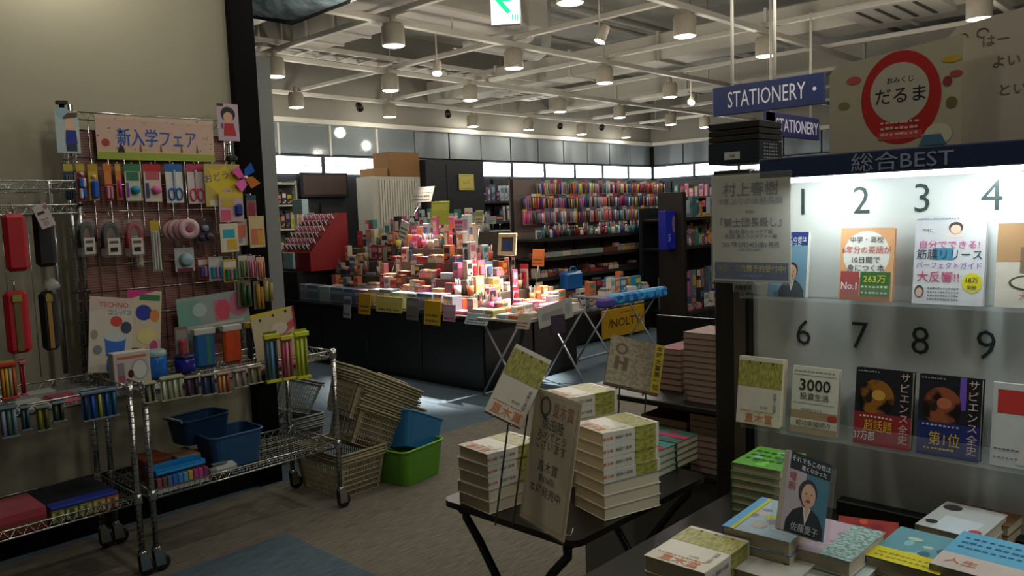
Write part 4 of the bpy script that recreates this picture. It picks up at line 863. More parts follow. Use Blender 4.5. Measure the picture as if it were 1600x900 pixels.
def a_brown(b, w, h):
    Rr(b, 0, .55, 1, .45, '#a8825a', w, h, 1); Rr(b, .36, .42, .1, .3, '#7a6450', w, h, 2); El(b, .5, .3, .3, .09, '#4a453c', w, h, 2); El(b, .5, .3, .26, .07, '#c9c2ae', w, h, 3); T(b, '大賞', .5, .14, .1, '#b06a58', w, h)
shelfbook('book with a tan upper half and round stamp, by number 4', 1556, 470, Z1, .128, .188, cover='#c9c2b2', art=a_brown)
q = at(1158, 649, X=2.045)
book('book', 'meadow covered novel with orange writing, leftmost on the lower ledge', FY(2.045, q.y, Z2+.004, .13), .128, .186, .03, '#cbc5b4', a_naoki, band=b_naoki, group='ranked books on the best-seller stand')
def a_3000(b, w, h):
    b.rect(0, 0, w, h, M('#c9c5b4'), .5); Rr(b, 0, 0, 1, .34, '#9a8464', w, h, 1); Rr(b, .0, .1, 1, .12, '#c4bda4', w, h, 2); b.squiggle(.05*w, .92*h, .9*w, .02*h, 10, M('#8a8678'), 2)
    Rr(b, .03, .87, .9, .006, '#3a3a36', w, h, 2); Rr(b, .03, .45, .9, .006, '#3a3a36', w, h, 2); T(b, '3000', .5, .73, .24, '#1e1e1e', w, h); T(b, '投資生活', .5, .56, .11, '#1e1e1e', w, h); T(b, '貯金感覚でできる', .45, .36, .04, '#3a342c', w, h); T(b, '成功実績続々', .5, .16, .09, '#1e1a16', w, h, 4); El(b, .9, .27, .1, .05, '#a83a2c', w, h, 3)
shelfbook('cream book with large 3000 title and a brown lower band, below number 6', 1238, 661, Z2, .124, .178, cover='#c9c5b4', art=a_3000)
SKULL = pattern('cave_print', '#120c0a', '#8c5a1e', 'noise', 22, rough=.35, detail=3)
def a_sap(col, sub):
    def f(b, w, h):
        b.rect(0, 0, w, h, M('#120e14'), .5); El(b, .38, .62, .32, .24, SKULL if sub == 1 else pattern('cave_print_b', '#1a0e0c', '#8c4a2c', 'noise', 20, rough=.35), w, h, 1)
        El(b, .42, .66, .12, .07, '#c0913a' if sub == 1 else '#a8603c', w, h, 1.5); El(b, .25, .6, .06, .05, '#1a0f08', w, h, 2)
        if sub == 2: Rr(b, .66, .6, .1, .4, '#6a4ca8', w, h, 1)
        Rr(b, 0, 0, 1, .42, col, w, h, 2.2)
        b.text('サピエンス全史', .88*w, .985*h, .125*h, M('#c4a8a0'), 5, vert=True, bold=.02)
        if sub == 1: T(b, '37万部', .2, .12, .13, '#d9d4d0', w, h, 5, wm=.38); T(b, '超話題', .44, .26, .16, '#d0a02c', w, h, 5, wm=.5); b.squiggle(.1*w, .36*h, .6*w, .025*h, 9, M('#d0c4a8'), 4)
        else: T(b, '第1位', .45, .22, .18, '#c8a03a', w, h, 5, wm=.5); b.squiggle(.08*w, .37*h, .62*w, .025*h, 9, M('#a8b0c8'), 4).squiggle(.12*w, .08*h, .5*w, .03*h, 8, M('#b8a03c'), 4)
        b.squiggle(.04*w, .95*h, .4*w, .02*h, 8, M('#8a8a8a'), 4)
    return f
shelfbook('black history book with an amber cave picture and red band, by number 7', 1338, 678, Z2, .134, .192, cover='#140f10', art=a_sap('#8c2024', 1), t=.024)
shelfbook('black history book with a violet flash and navy band, by number 8', 1436, 694, Z2, .134, .192, cover='#140f16', art=a_sap('#1c2460', 2), t=.024)
def a_red(b, w, h):
    Rr(b, .08, .64, .92, .28, '#b8302a', w, h, 1); portrait(b, w, h, robe='#c8c0b8', x=.72, y=.05, s=.75, hair='#1c1816'); b.squiggle(.05*w, .1*h, .4*w, .02*h, 6, M('#6a6a62'), 2).squiggle(.05*w, .2*h, .4*w, .02*h, 6, M('#6a6a62'), 2)
shelfbook('white book with a bright red block and a dark haired person, right of number 9', 1549, 709, Z2, .128, .19, cover='#bfc1ba', art=a_red)
# tiny label card under the poster
q0 = at(1145, 452, X=2.0)
# novel announcement poster hanging in a clear sleeve
a = at(1114, 436, X=1.985); c_ = at(1236, 440, X=1.985); w = a.y-c_.y; h = .286
fr = FY(1.985, a.y, at(1175, 440, X=1.985).z)
t = thing('announcement_poster', 'cream notice poster with big grey title and a navy strip at its foot', 'poster', fr)
b = MB().cbox(0, w, 0, h, -.0015, 0, M('#b9b3a2', rough=.35), .0005)
b.rect(.03*w, 0.02*h, .94*w, .16*h, M('#232c5e'), 1)
b.build('paper', t)
b = MB(); DG = '#5c5d5c'
for s_, v, hh, c, wm in (('村上春樹', .865, .14, DG, .9), ('7年ぶりの本格長編', .755, .075, '#7e8286', .9), ('新潮社', .655, .03, '#5a5a58', .3), ('『騎士団長殺し』', .555, .09, '#2f2f30', .95), ('第1部 顕れるイデア編', .47, .045, '#4a4a48', .7), ('第2部 遷ろうメタファー編', .425, .045, '#4a4a48', .75), ('2017年2月24日(金) 発売', .345, .055, '#3c3c3a', .8), ('各巻 定価 1,800円', .3, .028, '#6a665a', .5)):
    T(b, s_, .5, v, hh, c, w, h, 2, wm=wm, bold=.02)
T(b, '当店にて絶賛予約受付中!', .5, .125, .07, '#c8b83c', w, h, 4, wm=.88, bold=.02); T(b, '店頭にて承ります', .5, .055, .03, '#8a92c0', w, h, 4, wm=.4)
b.build('lettering', t)
MB().box(-.004, w+.004, -.006, h+.004, .002, .0025, M('#dfe9ea', rough=.08, alpha=.10, spec=1)).build('clear_sleeve', t)
MB().tube([(w*.5, h, -.002), (w*.5, h+.01, -.002), (w*.5, h+.01, .0-.05)], .002, CHROME, 5).build('hook', t)
card_m = M('#9fa09a')
one('price_label', MB(FY(2.0, q0.y, q0.z-.006)).cbox(0, .06, 0, .022, -.001, 0, M('#a9aca6')).text('佐藤愛子', .03, .011, .014, INK, 1, wmax=.05), 'small grey label card peeking out below the cream notice poster', 'label card')
# stack of dark boxes on the stand top
xa = 2.165; ya, yb = at(1106, 230, X=xa).y, at(1186, 230, X=xa).y
for k, (z0, z1, c) in enumerate(((1.622, 1.685, '#152028'), (1.687, 1.702, '#241c16'), (1.704, 1.72, '#171310'), (1.722, 1.742, '#1c1a17'))):
    b = MB().cbox(xa, xa+.15, yb, ya, z0, z1, M(c, rough=.45), .002)
    if k == 0:
        b.m = FY(xa, ya, z0); b.rect((ya-yb)*.33, .012, .05, .022, M('#b4b4ac'), 1).text('OA', (ya-yb)*.33+.025, .023, .012, INK, 2)
        b.m = FX(xa, yb, z0)
        for i in range(5): b.squiggle(.03, .01+i*.01, .09, .005, 6, M('#8a8f90'), 1)
    one('flat_box', b, ['thick dark teal box with a white label, bottom of the dark stack on the stand', 'thin brown black box second from the bottom of the dark stack', 'thin black box third from the bottom of the dark stack', 'black box topmost of the dark stack on the stand'][k], 'box', None, 'dark boxes stacked on the stand')
# round red sign cards above the header
def up_card(name, label, px0, px1, z1a, z1b, X, col):
    y0, y1 = at(px0, 200, X=X).y, at(px1, 200, X=X).y; w = y0-y1
    t = thing(name, label, 'sign card', FY(X, y0, 1.622)); ha, hb = z1a-1.622, z1b-1.622
    MB().prism([(0, 0), (w, 0), (w, hb), (w*.06, ha), (0, ha-.02)], -.003, 0, M(col, rough=.45, var=.03)).build('card_body', t); return t, w, ha
t, w, h = up_card('shop_sign_card', 'cream sign card with a big red ring around black writing on the header', 1296, 1502, 1.845, 1.875, 2.09, '#a59f88')
b = MB(); cx, cy = w*.56, .125
RD = M('#a5231f', rough=.45)
b.ell(cx, cy, .092, .112, RD, 1, 36).ell(cx-.002, cy+.012, .068, .072, M('#a8a391'), 2, 36).rect(cx-.05, cy-.1, .1, .02, M('#b5433a'), 2)
b.text('だるま', cx, cy+.006, .042, INK, 3, w_=.115, bold=.03).text('おみくじ', cx, cy+.043, .016, INK, 3, bold=.01)
for i in range(3): b.squiggle(cx-.045, cy-.062-.014*i, .09, .007, 8, M('#c8a79a'), 3)
b.ell(w*.93, .2, .022, .008, M('#b0942f'), 2).ell(w*.9, .15, .01, .012, M('#7c2a2c'), 2).ell(w*.96, .165, .014, .008, M('#98403f'), 2).ell(w*.93, .1, .012, .014, M('#5c5c2c'), 2).ell(w*.12, .12, .014, .01, M('#7c6c3c'), 2).ell(w*.2, .18, .018, .01, M('#a8474a'), 2)
b.ell(w*.84, .03, .03, .025, M('#bdb69d'), 2).shape([(w*.7, .005), (w*.9, .005), (w*.86, .03), (w*.74, .03)], M('#42687c'), 3)
b.build('printed_art', t)
t, w, h = up_card('shop_sign_card', 'taller cream card with faint brown brush writing, right of the red ring card', 1480, 1720, 1.9, 1.94, 2.13, '#a89f8e')
b = MB(); b.text('はー', w*.33, .235, .03, M('#6b5a48'), 2, bold=.0).text('よいこ', w*.45, .185, .03, M('#6b5a48'), 2).text('といい', w*.5, .12, .03, M('#6b5a48'), 2)
for (u, v) in ((.1, .25), (.24, .255)): b.tube([(u*w+.012*math.cos(a*.6), v+.01*math.sin(a*.6), .001) for a in range(9)], .0012, M('#5c4a3a'), 4)
b.build('printed_art', t)

# ---- book piles on the deck
def lay(label, px, py, z, rz, w, h, t, flip=False, **k):
    """book lying face up; px,py = pixel of its near corner at height z+t, spine along its local y"""
    q = at(px, py, Z=z+t)
    return book('book', label, loc(q.x, q.y, z, rz), w, h, t, group=k.pop('group', 'books piled on the best-seller deck'), **k)
ZD = .675
def pile(px, py, zt, rz, n, w, h, t, labels, arts, **k):
    """n books, topmost art given; px,py on the top book's origin corner"""
    q = at(px, py, Z=zt)
    for i in range(n):
        j = n-1-i; z = zt-t*(i+1)-.0006*i; a = dict(arts[min(i, len(arts)-1)])
        a.update(k)
        book('book', labels[i], loc(q.x+random.uniform(-.002, .002)*(i > 0), q.y+random.uniform(-.002, .002)*(i > 0), z, rz), w, h, t, **a)
# near-left pile of the meadow novel (edges run with the deck)
N_ = dict(NA); [N_.pop(x) for x in ('w', 'h', 't')]
# local y (head) toward +X: rotate so that x runs along -Y
pile(1006, 868, .80, -math.pi/2+.03, 3, .136, .194, .033, ['meadow covered novel on top of the pile at the deck\'s near left corner', 'meadow covered novel second in the deck\'s near left pile', 'meadow covered novel third in the deck\'s near left pile'], [N_], group='meadow novels on the deck')
def a_soft(cols, words=()):
    def f(b, w, h):
        r = random.Random(sum(map(ord, ''.join(cols))))
        b.rect(0, 0, w, h, M(cols[0]), .4)
        for i in range(9):
            El(b, r.uniform(.15, .85), r.uniform(.12, .88), r.uniform(.05, .14), r.uniform(.03, .1), cols[1+i % (len(cols)-1)], w, h, 1+i*.1)
        for s_, u, v, hh, c in words: T(b, s_, u, v, hh, c, w, h, 4)
    return f
P = random.Random(11)
pile(1128, 822, .815, -math.pi/2+.05, 4, .148, .21, .03, ['green and blue magazine sized book on top of the second pile', 'blue spined book second in the pile behind the near left pile', 'blue spined book third in the pile behind the near left pile', 'blue spined book fourth in the pile behind the near left pile'],
     [dict(cover='#7fa0b8', spine='#2c6aa0', art=lambda b, w, h: (a_soft(['#9fb4bc', '#a8b84a', '#8a7c94', '#b4a8a0'])(b, w, h), b.rect(w*.0, 0, w*.12, h, M('#5c9cc8'), 3), b.rect(w*.12, 0, w*.06, h, M('#b8b82c'), 3))), dict(cover='#4a7ca8', spine='#2c6aa0')], group='books of the second pile on the deck')
pile(1230, 852, .79, -math.pi/2-.02, 3, .13, .19, .032, ['pink and mint covered book on top of the pile in front of the kimono book', 'second book under the pink and mint cover', 'third book under the pink and mint cover'], [dict(cover='#a8a8a4', art=lambda b, w, h: (a_soft(['#b09aa4', '#a8505c', '#c0aab0', '#9c7c8c'])(b, w, h), b.rect(w*.5, 0, w*.5, h, pattern('speckle', '#5c8078', '#a8bcb4', 'noise', 120, thr=(.4, .6)), 3))), dict(cover='#8c8c84')], group='books of the pile before the kimono book')
pile(1140, 886, .765, -math.pi/2+.02, 2, .13, .19, .03, ['white book with one black brush stroke at the bottom edge', 'book under the black brush stroke cover'], [dict(cover='#bcbab0', art=lambda b, w, h: b.text('人', w*.35, h*.62, .5*h, INK, 2, bold=.05)), dict(cover='#a8a69c')], group='brush stroke books')
pile(1232, 893, .755, -math.pi/2, 2, .13, .19, .03, ['pale mint book with grey marks at the bottom edge beneath the pink pile', 'book under the pale mint one at the bottom edge'], [dict(cover='#a9b6ae', art=a_soft(['#a9b6ae', '#5c6c70', '#8ca49c']))], group='pale mint books')
pile(1302, 850, .74, -math.pi/2+.3, 2, .13, .18, .02, ['red and orange book leaning behind the pink and mint pile', 'dark red book under the red and orange one'], [dict(cover='#7c2420', art=a_soft(['#8c2c24', '#b8502c', '#7c1c28', '#b89a8c'])), dict(cover='#5c1c18')], group='red books on the deck')
pile(1352, 868, .775, -math.pi/2-.03, 3, .14, .2, .03, ['blue green landscape book with a bright yellow band', 'yellow edged book second under the landscape book', 'yellow edged book third under the landscape book'], [dict(cover='#4c7c88', art=lambda b, w, h: (a_soft(['#5c8c94', '#7cacac', '#3c5c6c', '#a4b4a0'])(b, w, h), b.rect(0, 0, w, h*.33, M('#c6b81c'), 3), [b.squiggle(w*.08, h*(.08+.1*i), w*.8, h*.03, 10, M('#7c7a2c'), 4) for i in range(2)])), dict(cover='#b0a42c')], group='landscape books with yellow bands')
pile(1452, 880, .79, -math.pi/2-.04, 4, .15, .21, .028, ['sky blue book with a pale peach band at the lower right', 'sky blue book second in the lower right pile', 'sky blue book third in the lower right pile', 'sky blue book fourth in the lower right pile'], [dict(cover='#5c9cb8', art=lambda b, w, h: (b.rect(0, 0, w, h, M('#5898b4'), .5), b.rect(0, 0, w, h*.38, M('#b4a69c'), 1), T(b, '人生', .3, .2, .14, '#b8684c', w, h), [b.squiggle(w*.1, h*(.55+.13*i), w*.8, h*.05, 8, M('#2c5c7c'), 2) for i in range(3)])), dict(cover='#4c88a4')], group='sky blue books on the deck')
pile(1430, 818, .775, -math.pi/2-.08, 3, .13, .19, .03, ['white covered book with a red mark at the deck back', 'second book under the white covered one at the deck back', 'third book under the white covered one at the deck back'], [dict(cover='#a9a9a6', art=lambda b, w, h: (El(b, .16, .2, .1, .06, '#1c1c20', w, h), El(b, .86, .16, .1, .08, '#a83a34', w, h), b.rect(w*.25, 0, w*.6, h*.5, M('#b4bcc0'), 1), b.ell(w*.2, h*.8, .02, .02, M('#2c2822'), 2))), dict(cover='#8c8a82')], group='white covered books at the deck back')
pile(1480, 800, .76, -math.pi/2-.1, 3, .13, .17, .024, ['brown covered book behind the white covered pile', 'second brown book behind the white covered pile', 'third brown book behind the white covered pile'], [dict(cover='#6a4a2c', art=a_soft(['#6a4a2c', '#7c5a3c', '#3c2c20']))], group='brown books at the deck back')
# tall green topped pile at the left
pile(1143, 722, .845, -math.pi/2+.04, 8, .13, .17, .0205, ['bright lime green covered book on top of the tall pile at the stand corner']+['%s book down in the tall lime topped pile' % ordn(i) for i in range(1, 8)],
     [dict(cover='#4c8c2c', spine='#5ca034', art=lambda b, w, h: (a_soft(['#5c9c3c', '#7cbc4c', '#8cb89c', '#3c7c2c'])(b, w, h), [b.squiggle(w*.1, h*(.3+.2*i), w*.8, h*.08, 5, M('#2c5c20'), 3) for i in range(3)])), dict(cover='#6a9a4c', spine='#4c8c34')], group='lime covered books in the tall pile')
pile(1190, 702, .80, -math.pi/2+.04, 5, .13, .17, .025, ['dark brown book at the back behind the lime topped pile']+['%s dark brown book behind the lime topped pile' % ordn(i) for i in range(1, 5)], [dict(cover='#3c3028')], group='dark brown books at the stand corner')
# kimono portrait book standing in a clear holder
BL_, BR_, TL_ = at(1217, 826, d=1.60), at(1300, 853, d=1.64), at(1236, 704, d=1.655)
fr = frame(BL_, BR_-BL_, TL_-BL_)
def a_kim(b, w, h):
    b.rect(0, 0, w, h, M('#3c6878'), .4); Rr(b, 0, 0, .45, 1, '#a89a9c', w, h, .6); Rr(b, .05, .78, .95, .22, '#14161c', w, h, 1)
    T(b, 'それでもこの世は', .52, .92, .08, '#d4d4d0', w, h, 4); T(b, '悪くなかった', .6, .83, .07, '#d4d4d0', w, h, 4); b.text('増刷', .14*w, .76*h, .12*h, M('#a84a3c'), 3, vert=True)
    portrait(b, w, h, x=.52, s=1.05, robe='#14181f'); T(b, '佐藤愛子', .5, .08, .11, '#a8a8a2', w, h, 9)
bk = book('book', 'book showing a smiling person in black kimono, in a clear holder on the deck', fr @ Matrix.Translation((0, 0, -.012)), .112, (TL_-BL_).length, .014, '#bdb9ac', a_kim)
t = thing('acrylic_book_holder', 'clear acrylic holder propping up the kimono portrait book', 'book holder', fr)
w, h = .112, (TL_-BL_).length
MB().box(-.004, w+.006, -.004, h*.95, -.026, -.023, AC).box(-.004, w+.006, -.006, -.003, -.026, .012, AC).box(w+.004, w+.007, -.004, h*.95, -.026, .01, AC).build('clear_sheet', t)
MB().add([(w*.2, h*.8, -.028), (w*.8, h*.8, -.028), (w*.8, -.01, -.09), (w*.2, -.01, -.09)], [(0, 1, 2, 3)], AC).build('back_strut', t)
# ================================================================ folding stool loaded with novels, in front of the stand
XA, XB, YA, YB_ = 1.475, 2.125, 1.215, 1.715; ZS = .68
st = thing('folding_table', 'small black folding table with crossed tube legs carrying piles of novels', 'folding table', Matrix.Translation(((XA+XB)/2, (YA+YB_)/2, 0)))
def rrect(x0, x1, y0, y1, r, n=5):
    out = []
    for cx, cy, a0 in ((x1-r, y1-r, 0), (x0+r, y1-r, .5), (x0+r, y0+r, 1), (x1-r, y0+r, 1.5)):
        for i in range(n+1): a = math.pi*(a0+.5*i/n); out.append((cx+r*math.cos(a), cy+r*math.sin(a)))
    return out
TB = M('#15120f', rough=.35, spec=.5); TU = M('#0c0c0c', rough=.3, spec=.6)
MB().prism(rrect(XA, XB, YA, YB_, .035), ZS-.018, ZS, TB).build('table_top', st, I4)
for x in (XA+.03, XB-.03):
    for (ya, yb, dx) in ((YA+.05, YB_-.0, 0), (YB_-.05, YA+.0, .022)):
        x_ = x+dx*(1 if x < 1.8 else -1)
        MB().tube([(x_, ya, ZS-.03), (x_, ya, ZS-.06), (x_, ya+(yb-ya)*.12, ZS-.12), (x_, yb-(yb-ya)*.03, .04), (x_, yb, .012)], .0125, TU, 10).build('leg', st, I4)
for y, z in ((YA+.05, ZS-.032), (YB_-.05, ZS-.032), (YA+.01, .013), (YB_-.01, .013)): MB().tube([(XA+.03, y, z), (XB-.03, y, z)], .011, TU, 8).build('cross_bar', st, I4)
proto = [None]
def novel(label, mw, group):
    if proto[0] is None: o = book('novel', label, mw, group=group, **NA); proto[0] = o
    else: o = copy_tree(proto[0]); o.matrix_world = mw; tag(o, label, 'book', group)
    return o
# lying book: local y along +/-u, spine face toward the viewer side
def stack(name, px, py, zt_n, rz, spec, labels, group):
    """px,py: near left corner on the table; spec: 's' spine to the front, 'p' page edges to the front, from the bottom"""
    q = at(px, py, Z=ZS); z = ZS+.001; R_ = random.Random(len(labels)+px)
    for i, k in enumerate(spec):
        a = rz+R_.uniform(-.03, .03); W, L, t = .136, .194, .033
        if k == 's': m = loc(q.x, q.y, z, a) @ Matrix.Translation((0, W, 0)) @ Matrix.Rotation(-math.pi/2, 4, 'Z')
        else: m = loc(q.x, q.y, z, a) @ Matrix.Translation((L, 0, 0)) @ Matrix.Rotation(math.pi/2, 4, 'Z')
        novel(labels[i], m, group); z += t+.0008

def names(where, n):
    base = ['bottom']+['%s from the bottom' % ordn(i) for i in range(1, n-1)]+['topmost']
    return ['meadow covered novel, %s of %s' % (b_, where) for b_ in base]
stack('novel', 765, 805, 0, -.10, 'ppsss', names('the left pile on the folding table', 5), 'novels in the left pile on the folding table')
stack('novel', 945, 815, 0, -.26, 'pppssss', names('the front right pile on the folding table', 7), 'novels in the front right pile on the folding table')
q = at(945, 815, Z=ZS)
# the pile behind, partly on the table's back edge
def stack_at(x, y, z, rz, spec, labels, group):
    for i, k in enumerate(spec):
        a = rz+random.uniform(-.03, .03); W, L = .136, .194
        m = loc(x, y, z, a) @ (Matrix.Translation((0, W, 0)) @ Matrix.Rotation(-math.pi/2, 4, 'Z') if k == 's' else Matrix.Translation((L, 0, 0)) @ Matrix.Rotation(math.pi/2, 4, 'Z'))
        novel(labels[i], m, group); z += .0338
qb = at(884, 640, d=2.34)
stack_at(qb.x, qb.y, ZS+.001, -.24, 'ppppppss', names('the back pile on the folding table', 8), 'novels in the back pile on the folding table')
# teal and magenta soft books at the right corner
x0 = at(1026, 752, Z=ZS); x1 = at(1119, 722, Z=ZS)
for j, (x, nm, art, gp) in enumerate(((x0.x, 'teal and crimson', ['#1f7c7c', '#a81c3c', '#2c8c8c', '#54302c'], 'teal covered books on the folding table'), (x0.x+.137, 'magenta and green', ['#2c5c4c', '#b81c64', '#3c7c6c', '#7c2c34'], 'magenta covered books on the folding table'))):
    for i in range(4):
        z = ZS+.001+i*.0205
        book('book', '%s covered soft book, %s, at the folding table right corner' % (nm, ['bottom', 'second from the bottom', 'third from the bottom', 'topmost'][i]), loc(x+random.uniform(-.003, .003), x0.y+.012, z, 0), .130, .19, .02, art[0],
             (lambda a_: (lambda b, w, h: (a_soft(a_)(b, w, h), b.rect(w*.35, 0, w*.22, h, M(a_[1]), 3))))(art) if i == 3 else None, group=gp)
book('book', 'grey and teal book lying on the far side of the magenta covered pile', loc(x0.x+.02, x0.y+.215, ZS+.001, 0), .2, .15, .09, '#3c4a50', a_soft(['#3c4a50', '#1f6c6c', '#7c8488', '#5c2c3c']))
# the tall notice card leaning at the front corner
BLc, BRc, TLc = at(812, 806, d=2.10), at(881, 849, d=1.93), at(862, 618, d=2.03)
BLc.z = max(BLc.z, ZS+.004)
fr = frame(BLc, BRc-BLc, TLc-BLc); w, h = (BRc-BLc).length, (TLc-BLc).length
t = thing('notice_card', 'tall cream notice card in a clear sleeve leaning at the table\'s front corner', 'notice card', fr)
MB().cbox(0, w, 0, h, -.002, 0, M('#dccaa4', rough=.4, var=.06), .0006).rect(w*.05, h*.03, w*.9, h*.94, M('#c4b08e'), .5).rect(w*.06, h*.035, w*.88, h*.93, M('#dccdae'), 1).build('paper', t)
b = MB().ell(w*.27, h*.885, w*.12, w*.13, M('#4a3a28'), 2).ell(w*.27, h*.885, w*.085, w*.095, M('#b8a684'), 3).shape([(w*.2, h*.84), (w*.34, h*.84), (w*.3, h*.78), (w*.24, h*.8)], M('#4a3a28'), 2)
b.text('直木賞', w*.66, h*.885, w*.2, M('#b8683a'), 2, w_=w*.44, bold=.02)
for s_, v, hh, wm in (('恩田陸', .765, .16, .5), ('おめでとう', .68, .13, .75), ('ございます', .61, .14, .8), ('直木賞', .45, .15, .5), ('第156回', .36, .1, .5), ('本屋発売中', .27, .14, .75)):
    b.text(s_, w*.48, h*v, w*hh, M('#3c3226'), 2, wmax=w*wm, bold=.02)
b.build('lettering', t)
MB().box(-.003, w+.003, -.003, h+.004, .002, .0025, AC).build('clear_sleeve', t)
MB().tube([(w*.2, .01, -.004), (w*.2, .0, -.05), (w*.2, .02, -.055)], .002, CHROME, 5).tube([(w*.8, .01, -.004), (w*.8, .0, -.05), (w*.8, .02, -.055)], .002, CHROME, 5).build('foot_wire', t)
# two display copies in wire stands
def shown(label, TL, TR, BL, dist, cover, art, band, sc=1.0, stand_to=None, t_=.03, rt=True):
    a, b_, c_ = at(*BL, d=dist), at(*TL, d=dist*1.03), at(*TR, d=dist*1.03)
    r = c_-b_; u = b_-a; fr = frame(a, r, u)
    bk = book('book', label, fr @ Matrix.Translation((0, 0, -t_)), r.length, u.length, t_, cover, art, band=band, rt=rt)
    if stand_to is not None:
        h, w = u.length, r.length
        t = thing('book_stand', 'clear wire stand holding up the %s' % stand_to, 'book stand', fr)
        inv = fr.inverted()
        dn = lambda x, y, zz: inv @ Vector((fr @ Vector((x, y, 0))).xy.to_3d()+Vector((0, 0, zz)))
        for x in (w*.25, w*.75):
            p0 = Vector((x, h*.75, -t_-.004)); foot = (fr @ Vector((x, 0, -t_-.02))); foot.z = ZS+.004+stand_z[0]
            MB().tube([(x, -.004, .008), (x, -.005, -t_-.004), tuple(p0), tuple(inv @ (foot+Vector((0, 0, .0))))], .0028, M('#8f9694', rough=.2, metal=.6), 6).build('wire', t)
    return bk
stand_z = [.0]
shown('meadow covered novel held upright and tilted in a stand above the left pile', (801, 534), (856, 561), (757, 641), 2.02, '#cbc5b4', a_naoki, b_naoki, stand_to='tilted meadow novel above the left pile')
def a_tan(b, w, h):
    b.rect(0, 0, w, h, pattern('tan_cloth', '#7c745f', '#938a72', 'noise', 90, rough=.7), .4); El(b, .22, .74, .11, .12, '#5c4a34', w, h, 1); El(b, .22, .74, .07, .08, '#847b66', w, h, 2)
    b.rect(w*.12, h*.3, w*.08, h*.28, M('#5c4a34'), 1).rect(w*.28, h*.3, w*.08, h*.28, M('#5c4a34'), 1).rect(w*.18, h*.42, w*.12, h*.06, M('#5c4a34'), 1)
def b_tan(b, w, h):
    b.rect(w*.83, 0, w*.17, h, M('#b8a41c'), 2); b.text('本屋大賞第一位', w*.915, h*.97, h*.125, M('#2c2818'), 4, vert=True, bold=.03)
shown('tan cloth book with a yellow side band, on a stand behind the back pile', (972, 527), (1054, 546), (945, 596), 2.62, '#7c745f', a_tan, b_tan, stand_to='tan cloth book behind the back pile')
# low rack of pinkish page blocks between the table and the stand post
PK = pattern('pink_pages', '#957d6f', '#b5a090', 'wave', 120, rough=.9, thr=(.2, .8))
rk = thing('book_rack', 'black two-level book rack behind the folding table beside the stand post', 'book rack', Matrix.Translation((2.7, 1.5, 0)))
rx0, rx1, ry0, ry1 = 2.30, 2.86, 1.20, 1.86
for z in (.60, .835): MB().cbox(rx0, rx1, ry0, ry1, z-.02, z, BLACKW, .003).build('shelf_board', rk, I4)
MB().box(rx0+.02, rx1, ry0, ry1, 0, .58, M('#77736a', rough=.8)).build('base', rk, I4)
MB().box(rx1-.02, rx1, ry0, ry1, .6, 1.05, BLACKW).build('back_board', rk, I4)
def pk_stack(label, px0, px1, z0, z1, n, x, col, top='#7a2424', group=None):
    ya, yb = at(px0, 600, X=x).y, at(px1, 600, X=x).y; t_ = (z1-z0)/n
    for i in range(n):
        o = thing('book', label % (ordn(i)+' from the bottom' if 0 < i < n-1 else ['bottom', 'topmost'][i > 0]), 'book', loc(x, yb, z0+i*t_), group)
        MB().cbox(0, .18, 0, ya-yb, 0, .001, M(col), .0003).cbox(0, .18, 0, ya-yb, t_-.0015, t_-.0008, M(col), .0003).build('cover', o)
        MB().box(.002, .178, .002, ya-yb-.002, .001, t_-.0015, PK).build('page_block', o)
pk_stack('pinkish paged book, %s of the tall upper pile in the low rack', 1068, 1121, .836, 1.075, 12, 2.36, '#8a6c60', group='pink paged books in the tall upper pile')
pk_stack('pinkish paged book, %s of the left upper pile in the low rack', 1028, 1064, .836, .99, 7, 2.46, '#7c2c2c', group='pink paged books in the left upper pile')
pk_stack('pinkish paged book, %s of the right lower pile in the low rack', 1076, 1121, .601, .80, 9, 2.34, '#7c6258', group='pink paged books in the right lower pile')
pk_stack('red covered book, %s of the lower pile in the low rack', 1000, 1072, .601, .76, 6, 2.36, '#8a1418', group='red covered books in the low rack')
one('storage_carton', MB(loc(2.3, 1.35, 0, .1)).cbox(-.12, .12, -.12, .1, 0, .42, M('#3c3a38', rough=.7), .006), 'dark grey carton standing on the floor behind the folding table legs', 'carton')
# curled cords by the stand plinth
one('cable', MB().tube([(1.9+.04*math.cos(a*.5), 1.24+.05*math.sin(a*.5), .012+.004*a) for a in range(20)]+[(2.0, 1.2, .3), (2.07, 1.18, .55)], .005, BLACK, 6), 'black cable looped on the floor beside the stand post', 'cable')
# ================================================================ the central island and its goods
NAMEC = {'#b5523a': 'brick red', '#c8744a': 'orange', '#c9bca8': 'cream', '#7c8490': 'slate', '#b02a44': 'crimson', '#c99a8c': 'salmon', '#4f6480': 'steel blue', '#2c2c34': 'charcoal', '#b8a670': 'sand', '#6c3c2e': 'brown', '#d4cfc6': 'white', '#5e6c7c': 'blue grey',
         '#7c6c84': 'mauve', '#3c7c6c': 'green', '#c8b43c': 'yellow', '#c46a90': 'pink', '#8fa49c': 'sage', '#1c3c8c': 'royal blue', '#8c3a34': 'rust', '#a8b8c0': 'pale blue', '#6a1c24': 'maroon', '#a09a8c': 'stone', '#2a7c9c': 'teal', '#d07c8c': 'rose'}
WARM = ['#b5523a', '#c8744a', '#c9bca8', '#6c3c2e', '#b8a670', '#c99a8c', '#2c2c34', '#8c3a34', '#a09a8c', '#7c8490']
PALE = ['#d4cfc6', '#c9bca8', '#c46a90', '#c99a8c', '#d4cfc6', '#c8744a', '#b8a670', '#a8b8c0', '#d07c8c', '#d4cfc6']
MIX = ['#d4cfc6', '#b02a44', '#4f6480', '#3c7c6c', '#c8b43c', '#7c6c84', '#2c2c34', '#c46a90', '#8fa49c', '#c8744a']
G = random.Random(42)
def yn(mw, sz): pass
